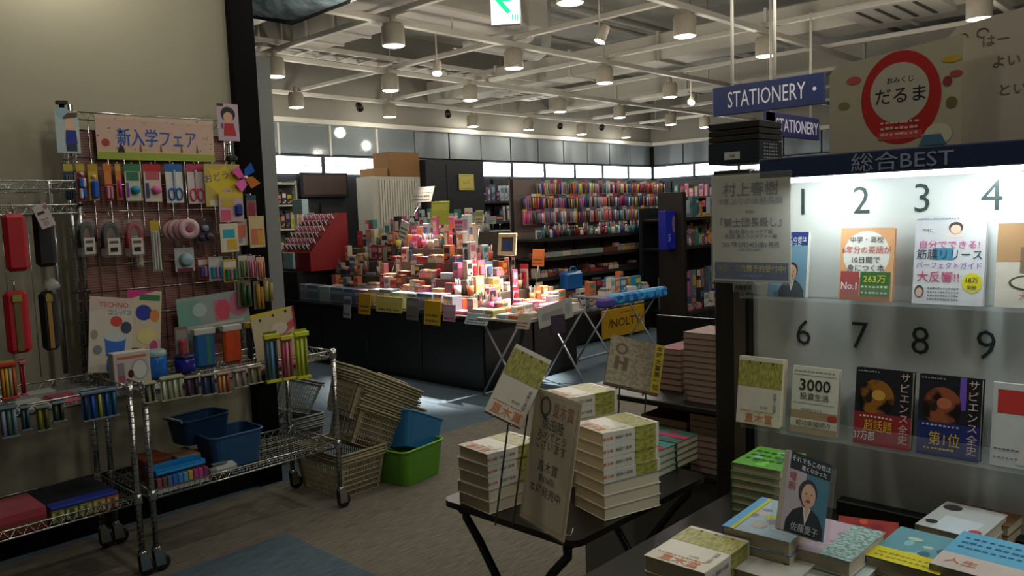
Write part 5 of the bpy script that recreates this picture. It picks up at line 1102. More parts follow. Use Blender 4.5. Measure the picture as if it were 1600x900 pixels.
def g_flat(c, c2, w=.15, d=.2, h=.028):
    b = MB().cbox(-w/2, w/2, -d/2, d/2, 0, h, M(c, rough=.4), .002); f = Matrix.Translation((-w/2, -d/2, h))
    b.rect(w*.15, d*.55, w*.6, d*.25, M(c2), 1, f).rect(w*.15, d*.2, w*.4, d*.06, M(c2), 1, f)
    f = frame((-w/2, -d/2, 0), (0, 1, 0), (0, 0, 1)); return b
def front(w, d): return frame((-d/2, w/2, 0), (0, -1, 0), (0, 0, 1))       # local frame of the -X face, w along Y, d along X
def g_box(c, c2, w=.08, d=.06, h=.14, arts=1):
    b = MB().cbox(-d/2, d/2, -w/2, w/2, 0, h, M(c, rough=.4), .002); f = front(w, d)
    b.rect(w*.12, h*.55, w*.76, h*.3, M(c2), 1, f).rect(w*.12, h*.15, w*.5, h*.08, M(c2), 1, f).ell(w*.7, h*.3, w*.16, w*.16, M(c2), 1, M_=f); return b
def g_blister(c, c2, w=.07, h=.15, d=.02):
    f = front(w, 0); b = MB(f).cbox(0, w, 0, h, -.002, 0, M(c), .0006).rect(0, h*.8, w, h*.2, M(c2), 1).cbox(w*.2, w*.8, h*.12, h*.7, 0, d, M(c2, rough=.35), .008)
    b.m = Matrix.Identity(4); b.box(0, .03, -w*.3, w*.3, 0, .003, M(c)); return b
def g_cup(c, c2, r=.035, h=.09):
    b = MB().lathe([(r*.85, 0), (r, h), (r*.92, h), (r*.8, .006), (0, .006)], M(c, rough=.4), 12)
    for i in range(7):
        a = i*.9; b.tube([(r*.4*math.cos(a), r*.4*math.sin(a), .008), (r*.75*math.cos(a), r*.75*math.sin(a), h+.05+.01*(i % 3))], .0045, M(MIX[(i*3+len(c2)) % 10], rough=.4), 5)
    return b
def g_bottle(c, c2, r=.022, h=.13):
    return MB().lathe([(r, 0), (r, h*.62), (r*.45, h*.74), (r*.45, h*.8)], M(c, rough=.25), 12).lathe([(r*.55, h*.8), (r*.55, h), (0, h)], M(c2, rough=.3), 12)
def g_pop(c, c2, w=.12, h=.1, z=.09):
    f = front(w, 0) @ Matrix.Translation((0, z, 0)) @ Matrix.Rotation(-.15, 4, 'X')
    b = MB().tube([(.01, 0, .003), (.006, 0, z+.01)], .003, CHROME, 5).lathe([(.025, 0), (.025, .004), (0, .005)], CHROME, 10)
    b.m = f; b.cbox(0, w, 0, h, -.003, 0, M(c), .001).rect(w*.08, h*.62, w*.84, h*.22, M(c2), 1).squiggle(w*.1, h*.4, w*.8, h*.1, 7, M('#3a3a3a'), 1).squiggle(w*.1, h*.18, w*.7, h*.1, 6, M('#3a3a3a'), 1); return b
def g_tray(c, c2, w=.1, d=.105, h=.05):
    b = MB().box(-d/2, d/2, -w/2, w/2, 0, .004, M(c))
    for (a, e, f_, g_) in ((-d/2, -d/2+.003, -w/2, w/2), (d/2-.003, d/2, -w/2, w/2), (-d/2, d/2, -w/2, -w/2+.003), (-d/2, d/2, w/2-.003, w/2)): b.box(a, e, f_, g_, 0, h, M(c))
    for i in range(5): b.cbox(-d/2+.006, d/2-.006, -w/2+.005+i*(w-.01)/5, -w/2+.003+(i+1)*(w-.01)/5, .004, h+.02+.008*(i % 2), M(MIX[(i*7+len(c2)+int(w*100)) % 10]), .002)
    return b
KIND = {'flat': (g_flat, 'notebook', 'notebook', .16, 'flat'), 'box': (g_box, 'product_box', 'box', .09, 'upright boxed'), 'blister': (g_blister, 'product_pack', 'pack', .08, 'carded'), 'cup': (g_cup, 'pen_cup', 'pen cup', .085, 'round'), 'bottle': (g_bottle, 'bottle', 'bottle', .055, 'small'),
        'pop': (g_pop, 'price_card', 'price card', .13, 'raised'), 'tray': (g_tray, 'goods_tray', 'goods tray', .11, 'open')}
NOUN = {'flat': 'notebook pile', 'box': 'box', 'blister': 'pack', 'cup': 'pen cup', 'bottle': 'bottle', 'pop': 'price card', 'tray': 'tray of goods'}
_cnt = {}
def row(where, x, z, a0, a1, kinds, pal, axis='y', rz=0, gap=.007, jit=.004, hs=1.0, groupname=None, ref='right', stackn=(1, 2), after=None):
    """a row of single goods along y (or x); every one its own object"""
    p = a0; i = 0
    while p < a1-.03:
        k = G.choice(kinds); fn, nm, cat, wd, adj = KIND[k]; c = G.choice(pal); c2 = G.choice([q for q in MIX+['#d4cfc6', '#c9bca8'] if q != c])
        if k in ('box', 'blister'):
            w = G.uniform(.06, .11); h = G.uniform(.10, .17)*hs
        elif k == 'flat': w = .15; h = .028
        else: w = wd-.01; h = 0
        q = p+w/2
        X, Y = (x+G.uniform(-jit, jit), q) if axis == 'y' else (q, x+G.uniform(-jit, jit))
        ang = rz+G.uniform(-.03, .03)+(math.pi/2 if axis == 'x' else 0)
        if k == 'flat':
            n = G.randint(*stackn)
            for j in range(n):
                cc = c if j < n-1 else c; o = g_flat(cc, c2, .105, .148)
                _lab(nm, o, '%s %s notebook' % (['bottom', 'second', 'third', 'fourth'][j] if n > 1 else 'single', NAMEC[cc]), where, i, ref, cat, groupname or where, loc(X, Y, z+j*.0287, ang))
        else:
            b = fn(c, c2, w=w, h=h) if k in ('box', 'blister') else fn(c, c2)
            _lab(nm, b, '%s %s' % (NAMEC[c], NOUN[k]), where, i, ref, cat, groupname or where, loc(X, Y, z, ang))
        p += w+gap; i += 1
def _lab(nm, b, lead, where, i, ref, cat, group, mw):
    one(nm, b, '%s, %s from %s, %s' % (lead, ordn(i), ref, where.replace('the ', '')), cat, mw, group)
IX0, IX1, IY0, IY1, IZ = 4.60, 5.86, 4.72, 8.75, .64
isl = thing('island_gondola', 'long black wooden sales island piled with planners and gifts in the middle of the shop', 'sales island', Matrix.Translation(((IX0+IX1)/2, (IY0+IY1)/2, 0)))
b = MB().box(IX0+.02, IX1-.02, IY0+.02, IY1-.02, 0, IZ-.03, BLACKW)
for i in range(5):
    y = IY0+i*(IY1-IY0)/5; b.cbox(IX0, IX0+.02, y+.008, y+(IY1-IY0)/5-.008, .04, IZ-.04, BLACKW, .004)
for i in range(2):
    x = IX0+.02+i*.62; b.cbox(x, x+.6, IY0, IY0+.02, .04, IZ-.04, BLACKW, .004)
b.build('carcass', isl, I4)
MB().cbox(IX0-.01, IX1+.01, IY0-.01, IY1+.01, IZ-.03, IZ, BLACKW, .004).build('island_top', isl, I4)
MB().box(IX0+.04, IX1-.04, IY0+.04, IY1-.04, 0, .03, BLACK).build('plinth', isl, I4)
# risers
RG = M('#4c443c', rough=.5)
ris = thing('tiered_riser', 'stepped dark riser along the middle of the sales island, covered in goods', 'riser', Matrix.Translation((5.3, 6.7, IZ)))
STEPS = [(4.90, 5.78, .76), (5.02, 5.70, .90), (5.14, 5.62, 1.04), (5.26, 5.52, 1.17)]
for k, (xa_, xb_, zt) in enumerate(STEPS): MB().cbox(xa_, xb_, 5.22+.13*k, 7.55-.02*k, ([IZ]+[s_[2] for s_ in STEPS])[k], zt, RG, .004).build('step', ris, I4)
# blue grey planners standing in blocks along the front edge
n = 0; y = 5.15; bl = 0
PLN = ['#5e6c7c', '#7c8490', '#7c6c84', '#4f6480', '#5e6c7c', '#8fa49c']
while y < 7.55 and n < 96:
    bl += 1; c = PLN[bl % 6]; k = G.randint(5, 9); h = G.uniform(.15, .175)
    for j in range(k):
        t_ = G.uniform(.02, .027); b = MB().cbox(0, .12, 0, t_-.002, 0, h, M(c, rough=.45), .003); b.rect(0, 0, 0, 0, M(c)) if False else None
        f = frame((0, t_-.002, 0), (0, -1, 0), (0, 0, 1)); b.rect(.003, h*.6, t_-.008, h*.2, M('#a9aeb4'), 1, f).rect(.004, h*.1, t_-.010, h*.04, M('#c4c6c6'), 1, f)
        one('planner', b, '%s planner, %s in the %s block left of the white folding stand' % (NAMEC[c], ordn(j), ordn(bl-1)), 'planner', loc(4.66, y, IZ+.001), 'planners standing along the island front edge')
        y += t_; n += 1
    y += .02
row('the pale front row at the island\'s near end', 4.72, IZ+.001, 4.76, 5.12, ['flat', 'box'], PALE, stackn=(1, 2))
KA = ['box', 'box', 'blister', 'flat', 'cup', 'tray', 'box']
row('the row right behind the standing planners', 4.838, IZ+.001, 5.18, 7.35, ['flat', 'flat', 'box', 'tray'], ['#c8744a', '#d4cfc6', '#c46a90', '#c99a8c', '#b5523a', '#d4cfc6'])
row('the front row on the left end of the island', 4.72, IZ+.001, 8.3, 8.7, ['flat', 'box', 'blister'], WARM+['#8fa49c', '#7c6c84'])
for q, (yy, hs) in enumerate(((4.80, .8), (4.95, 1.0), (5.12, 1.2))):
    row('the %s cross row at the island near end' % ordn(q), yy, IZ+.001, 4.9, 5.8, ['flat', 'box', 'cup', 'tray', 'blister', 'box'], PALE, axis='x', hs=hs, ref='left')
for q, (ys, zs_, hs) in enumerate(((5.285, .761, 1.15), (5.415, .901, 1.1), (5.545, 1.041, 1.2))):
    row('the %s near end ledge of the riser' % ['lowest', 'middle', 'upper'][q], ys, zs_, 4.98+.1*q, 5.76-.08*q, ['box', 'box', 'tray', 'cup', 'blister'], PALE+['#b8a670', '#b5523a'], axis='x', hs=hs, ref='left')
row('the lowest riser step', 4.96, .761, 5.36, 7.35, KA, PALE[:6]+WARM, hs=1.0)
row('the second riser step', 5.08, .901, 5.48, 7.5, KA, WARM+PALE, hs=1.1)
row('the third riser step', 5.20, 1.041, 5.6, 7.45, KA, WARM+MIX[:6]+['#8c3a34', '#d4cfc6', '#c9bca8'], hs=1.2)
row('the topmost riser step, front', 5.31, 1.171, 5.64, 7.42, ['box', 'blister', 'box', 'bottle', 'cup'], MIX+PALE+WARM, hs=1.3)
row('the topmost riser step, back', 5.45, 1.171, 5.64, 7.42, ['box', 'blister', 'box'], MIX+PALE, hs=2.0)
row('the right hand side step facing the pen shelving', 5.74, .761, 5.22, 7.45, ['box', 'blister'], MIX, hs=1.5)
# notice cards at the island
def pcard(label, px, py, X, w, h, c, c2, tilt=.1, lines=2, txt=None, roll=0, zc=None, post=None):
    q = at(px, py, X=X); fr = FY(X, q.y+w/2, q.z-h/2, tilt) @ Matrix.Rotation(roll, 4, 'Z'); t = thing('price_card', label, 'price card', fr)
    b = MB().cbox(0, w, 0, h, -.003, 0, M(c, rough=.5), .001)
    if c2: b.rect(w*.06, h*.62, w*.88, h*.25, M(c2), 1)
    for i in range(lines): b.squiggle(w*.1, h*(.12+.22*i), w*.8, h*.1, 8, M('#4a4034'), 2)
    if txt: b.text(txt, w/2, h*.45, h*.5, M('#3a2c10'), 2, wmax=w*.85)
    b.build('card_face', t)
    if post: MB().tube([(w/2, 0, -.004), (w/2, -post-.3, -.004-(post+.3)*math.tan(tilt)*-1)], .003, CHROME, 5).build('card_stem', t)
    else: MB().box(w*.4, w*.6, h*.3, h*.9, -.03, -.003, CHROME).build('clip', t)
    return t
for px, py, w, h, c, c2, lb in ((568, 475, .15, .15, '#c8961c', None, 'plain golden yellow price card, leftmost on the island front edge'), (541, 480, .1, .16, '#9aa0a8', '#5c5058', 'grey photo card left of the golden card on the island front edge'), (607, 476, .3, .11, '#c8b45c', '#d0bc70', 'long cream and yellow price card on the island front edge'),
                                (643, 483, .13, .15, '#6c645c', '#8c7c74', 'brown photo card on the island front edge'), (674, 489, .17, .16, '#c4981a', None, 'golden yellow price card right of the brown photo card'), (701, 489, .12, .11, '#b88a98', '#c8a0a8', 'small pink price card on the island front edge')):
    pcard(lb, px, py, 4.575, w*1.3, h*1.35, c, c2, lines=1 if c2 else 2)
for px, py, X, w, h, c, c2, lb, st_ in ((729, 284, 8.0, .2, .18, '#b8ac58', '#c8bc6c', 'square pale yellow sign on the black cabinet', None),):
    pass
pcard('lime green and orange picture card standing high on the island', 686, 333, 5.45, .28, .24, '#93a23c', '#a8b04c', txt=None, post=.05, lines=0)
pcard('slanted white sheet standing highest on the island', 657, 303, 5.5, .33, .17, '#a8a49a', '#b0aca0', tilt=.35, post=.12, lines=2)
pcard('tilted white paper with tiny print left of the lime green card', 627, 357, 5.12, .14, .2, '#c4beb0', None, roll=-.3, post=.04, lines=3)
pcard('small orange price card above the near end goods', 840, 403, 5.3, .14, .15, '#c87038', '#d07c44', post=.05)
pcard('small cream and green card beside the pink pens on the island', 748, 340, 5.2, .1, .14, '#b8b48c', '#8a9c4c', post=.05)
pcard('pink and white price card low on the upper riser', 716, 352, 5.16, .12, .12, '#c8a0a8', '#b03a64', post=.06)
# photo frame
q = at(792, 382, X=5.16); fr = FY(5.16, q.y+.11, q.z-.1, .12); t = thing('photo_frame', 'white photo frame with a small blue picture standing on the island riser', 'photo frame', fr)
b = MB()
for (a, e, f_, g_) in ((0, .22, 0, .035), (0, .22, .165, .2), (0, .035, .035, .165), (.185, .22, .035, .165)): b.cbox(a, e, f_, g_, -.005, .018, M('#cfc09a', rough=.4), .005)
b.build('frame', t); MB().box(.035, .185, .035, .165, -.004, .004, M('#56524c')).rect(.06, .06, .09, .07, M('#2c4c84'), 1, z=.004).build('picture', t)
MB().tube([(.11, .15, -.006), (.11, -.02, -.08)], .006, BLACK, 5).build('prop_leg', t)
one('display_pole', MB().tube([(5.2, q.y, IZ+.002), (5.2, q.y, q.z-.104)], .012, BLACK, 10).lathe([(.05, 0), (.05, .012), (.012, .016)], BLACK, 16, Matrix.Translation((5.2, q.y, IZ+.001))).lathe([(.0, 0), (.05, 0), (.05, .004), (0, .004)], BLACK, 16, Matrix.Translation((5.2, q.y, q.z-.106))), 'slim black pole carrying the white photo frame', 'display pole')
# red stepped pen display at the far left of the island
q = at(505, 400, X=4.86); bx = 4.72; yl = 7.45
t = thing('pen_display', 'dark red stepped pen display with rows of black and pink pens at the island\'s left', 'pen display', loc(bx, yl, .95))
one('display_plinth', MB().cbox(4.64, 5.16, 7.60, 8.26, IZ, .948, BLACKW, .004), 'black plinth lifting the red pen display above the island', 'plinth') if True else None
RED = M('#7c1a1e', rough=.45)
MB().prism([(0, 0), (.5, 0), (.5, .62), (.4, .62), (0, .2)], 0, .62, RED, Matrix.Translation((0, .62, 0)) @ Matrix.Rotation(math.pi/2, 4, 'X')).build('case', t)
for r in range(6):
    for k in range(14):
        x = .04+r*.062; z = .24+r*.063; y_ = .03+k*.042
        MB().tube([(x, y_, z-.02), (x-.03, y_, z+.04)], .008, M([['#1a1a1e', '#d4d0cc'], ['#d4d0cc', '#c8508c']][r % 2][k % 2], rough=.35), 5).tube([(x-.03, y_, z+.04), (x-.036, y_, z+.055)], .007, M('#d0d0cc'), 5).build('pen', t)
MB().cbox(.0, .08, .1, .3, .62, .78, M('#a8c4c4'), .004).build('top_card', t)
MB().cbox(-.03, 0, .3, .5, .02, .2, M('#9cc4c0'), .003).build('front_card', t)
# white folding tables at the near end, with cloth-like cards over the edge
WH = M('#b0b4b8', rough=.35, metal=.3)
def folding(label, x0, x1, y0, y1, z, top):
    t = thing('folding_stand', label, 'folding stand', Matrix.Translation(((x0+x1)/2, (y0+y1)/2, 0)), 'white folding stands at the island near end')
    MB().cbox(x0, x1, y0, y1, z-.02, z, top, .004).build('stand_top', t, I4)
    for x in (x0+.03, x1-.03):
        MB().tube([(x, y0+.01, z-.025), (x, y1-.01, .012)], .0095, WH, 8).build('leg', t, I4); MB().tube([(x+.02, y1-.01, z-.025), (x+.02, y0+.01, .012)], .0095, WH, 8).build('leg', t, I4)
    for (y, zz, dx) in ((y0+.01, .013, .02), (y1-.01, .013, 0), (y0+.01, z-.028, 0), (y1-.01, z-.028, .02)): MB().tube([(x0+.03+dx, y, zz), (x1-.03+dx, y, zz)], .008, WH, 6).build('cross_bar', t, I4)
folding('white folding stand at the island\'s near end, piled with white and pink goods', 4.5, 5.34, 4.22, 4.68, .66, M('#a8a49c'))
folding('white folding stand with crossed legs carrying blue cloth, right of the island', 6.12, 6.95, 4.5, 4.98, .66, M('#8a8c90'))
for q, yy in enumerate((4.31, 4.45, 4.58)):
    row('the %s row on the white folding stand at the island' % ordn(q), yy, .661, 4.54, 5.32, ['flat', 'flat', 'box'] if q else ['flat'], PALE+['#a09a8c', '#a8b8c0'], axis='x', ref='left', stackn=(1, 2), hs=.6)
for px0, py0, w, h, c, lb, tl, X in ((742, 498, .27, .10, '#a8b4b8', 'wide white notice card with a grey drawing hanging off the folding stand', .5, 4.48), (815, 502, .14, .12, '#b8a898', 'small cream card hanging off the folding stand', .4, 4.49), ):
    pcard(lb, px0, py0, X, w, h, c, '#8ca4ac' if px0 == 742 else None, tilt=tl)
q = at(868, 492, Y=4.2); card('long white card with grey letters on the front of the folding stand', (842, 482, 897, 504), 4.2, '#a8a8a4', [('r', .1, .3, .6, .35, '#8a8c8c'), ('e', .85, .5, .08, .3, '#8c9498')], roll=.12, name='price_card', cat='price card')
q = at(775, 470, Y=4.2)
one('table_cloth', MB().cbox(4.87, 5.05, 4.196, 4.214, .50, .655, M('#3a2c40', rough=.8), .004), 'dark purple cloth strip under the goods of the white folding stand', 'cloth')
BLU = pattern('blue_cloth', '#1c5ca8', '#3ca0dc', 'noise', 14, rough=.5)
one('blue_cloth', MB().cbox(6.05, 6.98, 4.42, 4.52, .60, .70, BLU, .02), 'bright blue patterned cloth rolled over the right folding stand', 'cloth')
one('purple_cloth', MB().cbox(5.9, 6.08, 4.42, 4.54, .585, .675, M('#4a3c8c', rough=.5), .02), 'purple cloth fold at the left end of the blue one', 'cloth')
row('the row on the right folding stand', 4.68, .661, 6.2, 6.9, ['box', 'flat', 'tray'], ['#c8744a', '#2a7c9c', '#d4cfc6', '#a8b8c0'], axis='x', ref='left', stackn=(1, 2))
row('the back row on the right folding stand', 4.86, .661, 6.2, 6.9, ['box'], ['#c8744a', '#2a7c9c', '#2c2c34'], axis='x', ref='left', hs=1.2)

# ================================================================ wall unit of pens behind, to the right
def shelf_unit(name, label, x0, x1, yf, yb, zs, top, deckfront, back=BLACKW, n=3):
    t = thing(name, label, 'shelving', Matrix.Translation(((x0+x1)/2, (yf+yb)/2, 0)))
    MB().box(x0, x1, yb-.03, yb, 0, top, back).build('back_panel', t, I4)
    MB().box(x0, x1, deckfront+.03, yb-.03, 0, zs[0]-.03, BLACKW).cbox(x0, x1, deckfront, deckfront+.03, .03, zs[0]-.03, BLACKW, .004).build('base', t, I4)
    for k, z in enumerate(zs): MB().cbox(x0, x1, deckfront if k == 0 else yf, yb-.03, z-.03, z, BLACKW, .003).box(x0, x1, (deckfront if k == 0 else yf)-.006, (deckfront if k == 0 else yf), z-.03, z+.01, M('#2c2824')).build('shelf', t, I4)
    for i in range(n+1):
        x = x0+(x1-x0)*i/n; MB().cbox(x-.012, x+.012, yb-.06, yb-.03, 0, top, BLACK, .002).build('upright', t, I4)
    return t
WX0, WX1, WY = 6.62, 8.28, 6.28
shelf_unit('pen_shelving', 'left bay of the black pen shelving behind the island', WX0, WX1, 5.86, WY, (.35, .76, .98, 1.2), 1.88, 5.5, M('#6f635c', rough=.6))
w_ = 'the pen shelving'
shelf_unit('pen_shelving', 'right bay of the pen shelving, ending behind the dark end panel', 8.30, 9.75, 5.86, WY, (.35, .76, .98, 1.2), 1.88, 5.82, M('#6f635c', rough=.6), n=2)
WXE = 9.7
row('the top shelf of '+w_, 5.92, 1.201, WX0+.03, WXE, ['bottle', 'bottle', 'cup', 'blister'], ['#d4cfc6', '#2c2c34', '#6a1c24', '#1c3c8c', '#d4cfc6', '#3c7c6c'], axis='x', ref='left', hs=.9, gap=.004)
def hung(where, y, z, x0, x1, pal, w=(.05, .09), h=(.155, .185)):
    p = x0; i = 0
    while p < x1-.05:
        ww, hh = G.uniform(*w), G.uniform(*h); c = G.choice(pal); c2 = G.choice(MIX)
        b = MB().cbox(0, ww, 0, hh, -.002, 0, M(c, rough=.4), .0006).rect(0, hh*.82, ww, hh*.18, M(c2), 1)
        for k in range(2): b.tube([(ww*(.3+.4*k), hh*.06, .008), (ww*(.3+.4*k), hh*.76, .008)], .009, M(G.choice(MIX+['#2c2c34', '#6a1c24', '#1c3c8c'])), 5)
        b.tube([(ww/2, hh-.004, 0), (ww/2, hh+.004, 0), (ww/2, hh+.004, -(WY-.034-y))], .002, CHROME, 4)
        one('pen_pack', b, '%s pen pack, %s from left, %s' % (NAMEC[c], ordn(i), where.replace('the ', '')), 'pen pack', FX(p, y, z), where)
        p += ww+.005; i += 1
DK = ['#2c2c34', '#6a1c24', '#1c3c8c', '#4f6480', '#c8744a', '#b02a44', '#c46a90', '#d4cfc6', '#c99a8c']
hung('the lower hanging row of '+w_, 6.12, 1.36, WX0+.05, WXE, DK)
hung('the middle hanging row of '+w_, 6.14, 1.53, WX0+.05, WXE, DK)
hung('the top hanging row of '+w_, 6.16, 1.70, WX0+.35, WXE, ['#c46a90', '#c8744a', '#d07c8c', '#c8b43c', '#d4cfc6', '#8fa49c', '#b02a44'])
row('the second shelf of '+w_, 5.98, .981, WX0+.03, WX1-.1, ['flat'], ['#a09a8c', '#c9bca8', '#8fa49c', '#6c3c2e'], axis='x', ref='left', stackn=(2, 2), jit=.004)
row('the second shelf right end of '+w_, 5.98, .981, WX1-.08, WXE, ['box', 'tray'], ['#8fa49c', '#a09a8c', '#3c7c6c', '#c8b43c', '#c99a8c'], axis='x', ref='left', hs=.8)
row('the third shelf of '+w_, 5.98, .761, WX0+.03, WXE, ['box', 'tray', 'flat'], ['#8c3a34', '#2c2c34', '#6a1c24', '#6c3c2e', '#c9bca8'], axis='x', ref='left', hs=.7, stackn=(1, 2))
row('the back of the deck of '+w_, 5.95, .351, WX0+.03, WX1-.03, ['box'], ['#2a7c9c', '#a09a8c', '#c9bca8', '#2c2c34', '#8fa49c'], axis='x', ref='left', hs=2.0)
row('the front of the deck of '+w_, 5.62, .351, WX0+.2, WX1-.03, ['box', 'flat', 'tray'], ['#c9bca8', '#7c8490', '#c99a8c', '#4f6480', '#8fa49c', '#d4cfc6'], axis='x', ref='left', hs=1.6, stackn=(1, 2))
q = at(905, 418, Y=5.6); one('blue_bag', MB(loc(q.x, 5.72, .60)).cbox(-.16, .16, -.06, .06, 0, .22, M('#1c5c9c', rough=.4), .03).tube([(-.06, -.03, .22), (-.04, -.03, .27), (.04, -.03, .27), (.06, -.03, .22)], .006, M('#4c90c4'), 6), 'glossy bright blue bag on the goods at the left of the pen shelving', 'bag')
one('product_box', g_box('#6c3c2e', '#a09a8c', .3, .12, .25).add([], [], BLACK), 'long brown box under the glossy bright blue bag', 'box', loc(q.x, 5.72, .351, math.pi/2))
x0, x1, z0, z1 = rc(938, 492, 1003, 521, 5.47)
t = thing('shop_banner', 'golden yellow board reading NOLTY on the base of the pen shelving', 'banner', FX(x0, 5.46, max(.03, z0)))
h = z1-z0; w = x1-x0
MB().cbox(0, w, 0, h, 0, .03, M('#c8981a', rough=.5), .002).build('board', t); MB(Matrix.Translation((0, 0, .03))).text('/NOLTY', w*.5, h*.5, h*.42, M('#3a2a10'), 1, w_=w*.78).squiggle(w*.4, h*.82, w*.4, h*.06, 6, M('#7c5c1c'), 1).build('lettering', t)
# striped tote and pink framed box at the right of the deck
q = at(996, 470, Y=5.55); one('tote_bag', MB(loc(q.x, 5.53, .351)).cbox(-.09, .09, -.02, .02, 0, .24, pattern('check_cloth', '#8c887c', '#c9c4b0', 'voronoi', 60), .008), 'grey and white checked flat bag leaning at the pen shelving deck', 'bag', None)
# right neighbour: blue toy gondola seen past the dark post
px_ = 8.42
shelf_unit('toy_shelving', 'dark shelving with bright blue displays, right of the pen shelving', px_, 10.9, 5.3, 5.75, (.22, 1.0, 1.36), 1.5, 5.05, M('#14141c'), n=2)
one('post_panel', MB().cbox(px_-.10, px_-.02, 5.05, 5.4, 0, 1.68, DARKP, .004), 'tall dark end panel between the pen shelving and the blue displays', 'end panel')
q0, q1 = at(1036, 382, Y=5.2), at(1062, 315, Y=5.2)
t = thing('blue_display', 'tall royal blue cardboard display with small white figures printed, beside the dark end panel', 'display box', loc(q0.x, 5.16, 1.001))
MB().cbox(0, q1.x-q0.x, 0, .10, 0, .46, M('#1c2494', rough=.45), .004).build('board', t); fr = frame((0, 0, 0), (1, 0, 0), (0, 0, 1)); MB(fr).text('5', .08, .14, .12, M('#8c94d0'), 1).ell(.18, .3, .04, .1, M('#6a5c7c'), 1).build('print', t)
TY = ['#b02a44', '#d4cfc6', '#1c3c8c', '#c46a90', '#3c7c6c', '#d07c8c', '#c8b43c']
row('the upper shelf of the toy shelving', 5.38, 1.001, 8.85, 10.8, ['blister', 'box', 'bottle'], TY, axis='x', ref='left', hs=1.3)
row('the back of the upper shelf of the toy shelving', 5.58, 1.001, 8.85, 10.8, ['box', 'blister'], TY, axis='x', ref='left', hs=2.2)
row('the top shelf of the toy shelving', 5.45, 1.361, 8.5, 10.8, ['box', 'flat', 'blister'], ['#2c2c34', '#d4cfc6', '#3c7c6c', '#b8a670', '#7c8490'], axis='x', ref='left', hs=1.7, stackn=(2, 2))
row('the deck of the toy shelving', 5.2, .221, 8.5, 10.8, ['box', 'blister', 'tray', 'box'], ['#1c3c8c', '#2c2c34', '#c46a90', '#d4cfc6', '#4f6480', '#d07c8c'], axis='x', ref='left', hs=1.5)
row('the back of the deck of the toy shelving', 5.5, .221, 8.5, 10.8, ['box', 'box', 'blister'], ['#1c3c8c', '#2c2c34', '#4f6480', '#6a1c24', '#7c8490'], axis='x', ref='left', hs=3.0)
# ================================================================ second island and the back of the shop
B2 = thing('island_gondola', 'second black sales island behind the first one, toward the lit strips', 'sales island', Matrix.Translation((7.3, 8.0, 0)))
MB().cbox(6.7, 7.9, 6.85, 9.1, 0, .95, BLACKW, .006).build('carcass', B2, I4); MB().cbox(6.95, 7.65, 7.0, 9.0, .95, 1.28, RG, .004).build('riser', B2, I4)
row('the front row of the second island', 6.8, .951, 6.9, 9.05, ['box', 'blister', 'cup', 'flat'], MIX+WARM, hs=1.2, stackn=(1, 2))
row('the upper front row of the second island', 7.05, 1.281, 7.05, 8.95, ['box', 'cup', 'blister', 'bottle'], ['#2c2c34', '#d4cfc6', '#3c7c6c', '#a09a8c', '#7c8490', '#b02a44', '#8fa49c'], hs=1.2)
row('the upper middle row of the second island', 7.3, 1.281, 7.05, 8.95, ['box', 'pop', 'box'], ['#2c2c34', '#7c8490', '#3c7c6c', '#c9bca8', '#8fa49c'], hs=2.0)
B3 = thing('island_gondola', 'third black sales island far back between the second one and the corner', 'sales island', Matrix.Translation((10, 8.0, 0)))
MB().cbox(9.3, 12.5, 7.6, 8.5, 0, .9, BLACKW, .006).build('carcass', B3, I4); MB().cbox(9.5, 12.3, 7.9, 8.3, .9, 1.25, RG, .004).build('riser', B3, I4)
row('the front row of the third island', 7.72, .901, 9.35, 12.4, ['box', 'blister', 'flat'], MIX, axis='x', ref='left', hs=1.6, stackn=(2, 2))
row('the top row of the third island', 8.0, 1.251, 9.55, 12.2, ['box', 'blister', 'pop'], ['#c46a90', '#c8744a', '#d4cfc6', '#3c7c6c', '#a8b8c0', '#c99a8c'], axis='x', ref='left', hs=2.2)
# far wall shelving below the lit strip
for k, (x0, x1) in enumerate(((9.6, 12.8), (12.9, 15.9))):
    shelf_unit('wall_shelving', ['long black wall shelving below the middle light strip', 'long black wall shelving below the light strip near the corner'][k], x0, x1, Y1-.36, Y1-.04, (.4, .9, 1.35, 1.72), 2.15, Y1-.5, n=3)
    for z, s_ in ((1.721, 'top'), (1.351, 'second')):
        row('the %s shelf of the %s wall shelving' % (s_, ['middle', 'corner'][k]), Y1-.26, z, x0+.05, x1-.05, ['box', 'blister', 'flat', 'box'], [['#4f6480', '#7c6c84', '#d4cfc6', '#a8b8c0', '#2c2c34'], ['#d4cfc6', '#c99a8c', '#c46a90', '#8fa49c', '#c8744a']][k], axis='x', ref='left', hs=1.9, gap=.03, stackn=(2, 2))
t = shelf_unit('wall_shelving', 'side wall shelving right of the corner under the light strip', 0, 4.2, 0, .32, (.4, .9, 1.35, 1.72), 2.1, -.12, n=3)
t.matrix_world = Matrix.Translation((X1-.4, Y1-.6, 0)) @ Matrix.Rotation(-math.pi/2, 4, 'Z') @ t.matrix_world
for z, s_ in ((1.721, 'top'), (1.351, 'second')):
    row('the %s shelf of the side wall shelving' % s_, X1-.22, z, Y1-4.7, Y1-.7, ['box', 'blister', 'box'], ['#8fa49c', '#d4cfc6', '#c99a8c', '#c46a90', '#3c7c6c', '#d07c8c'], hs=1.9, gap=.04)
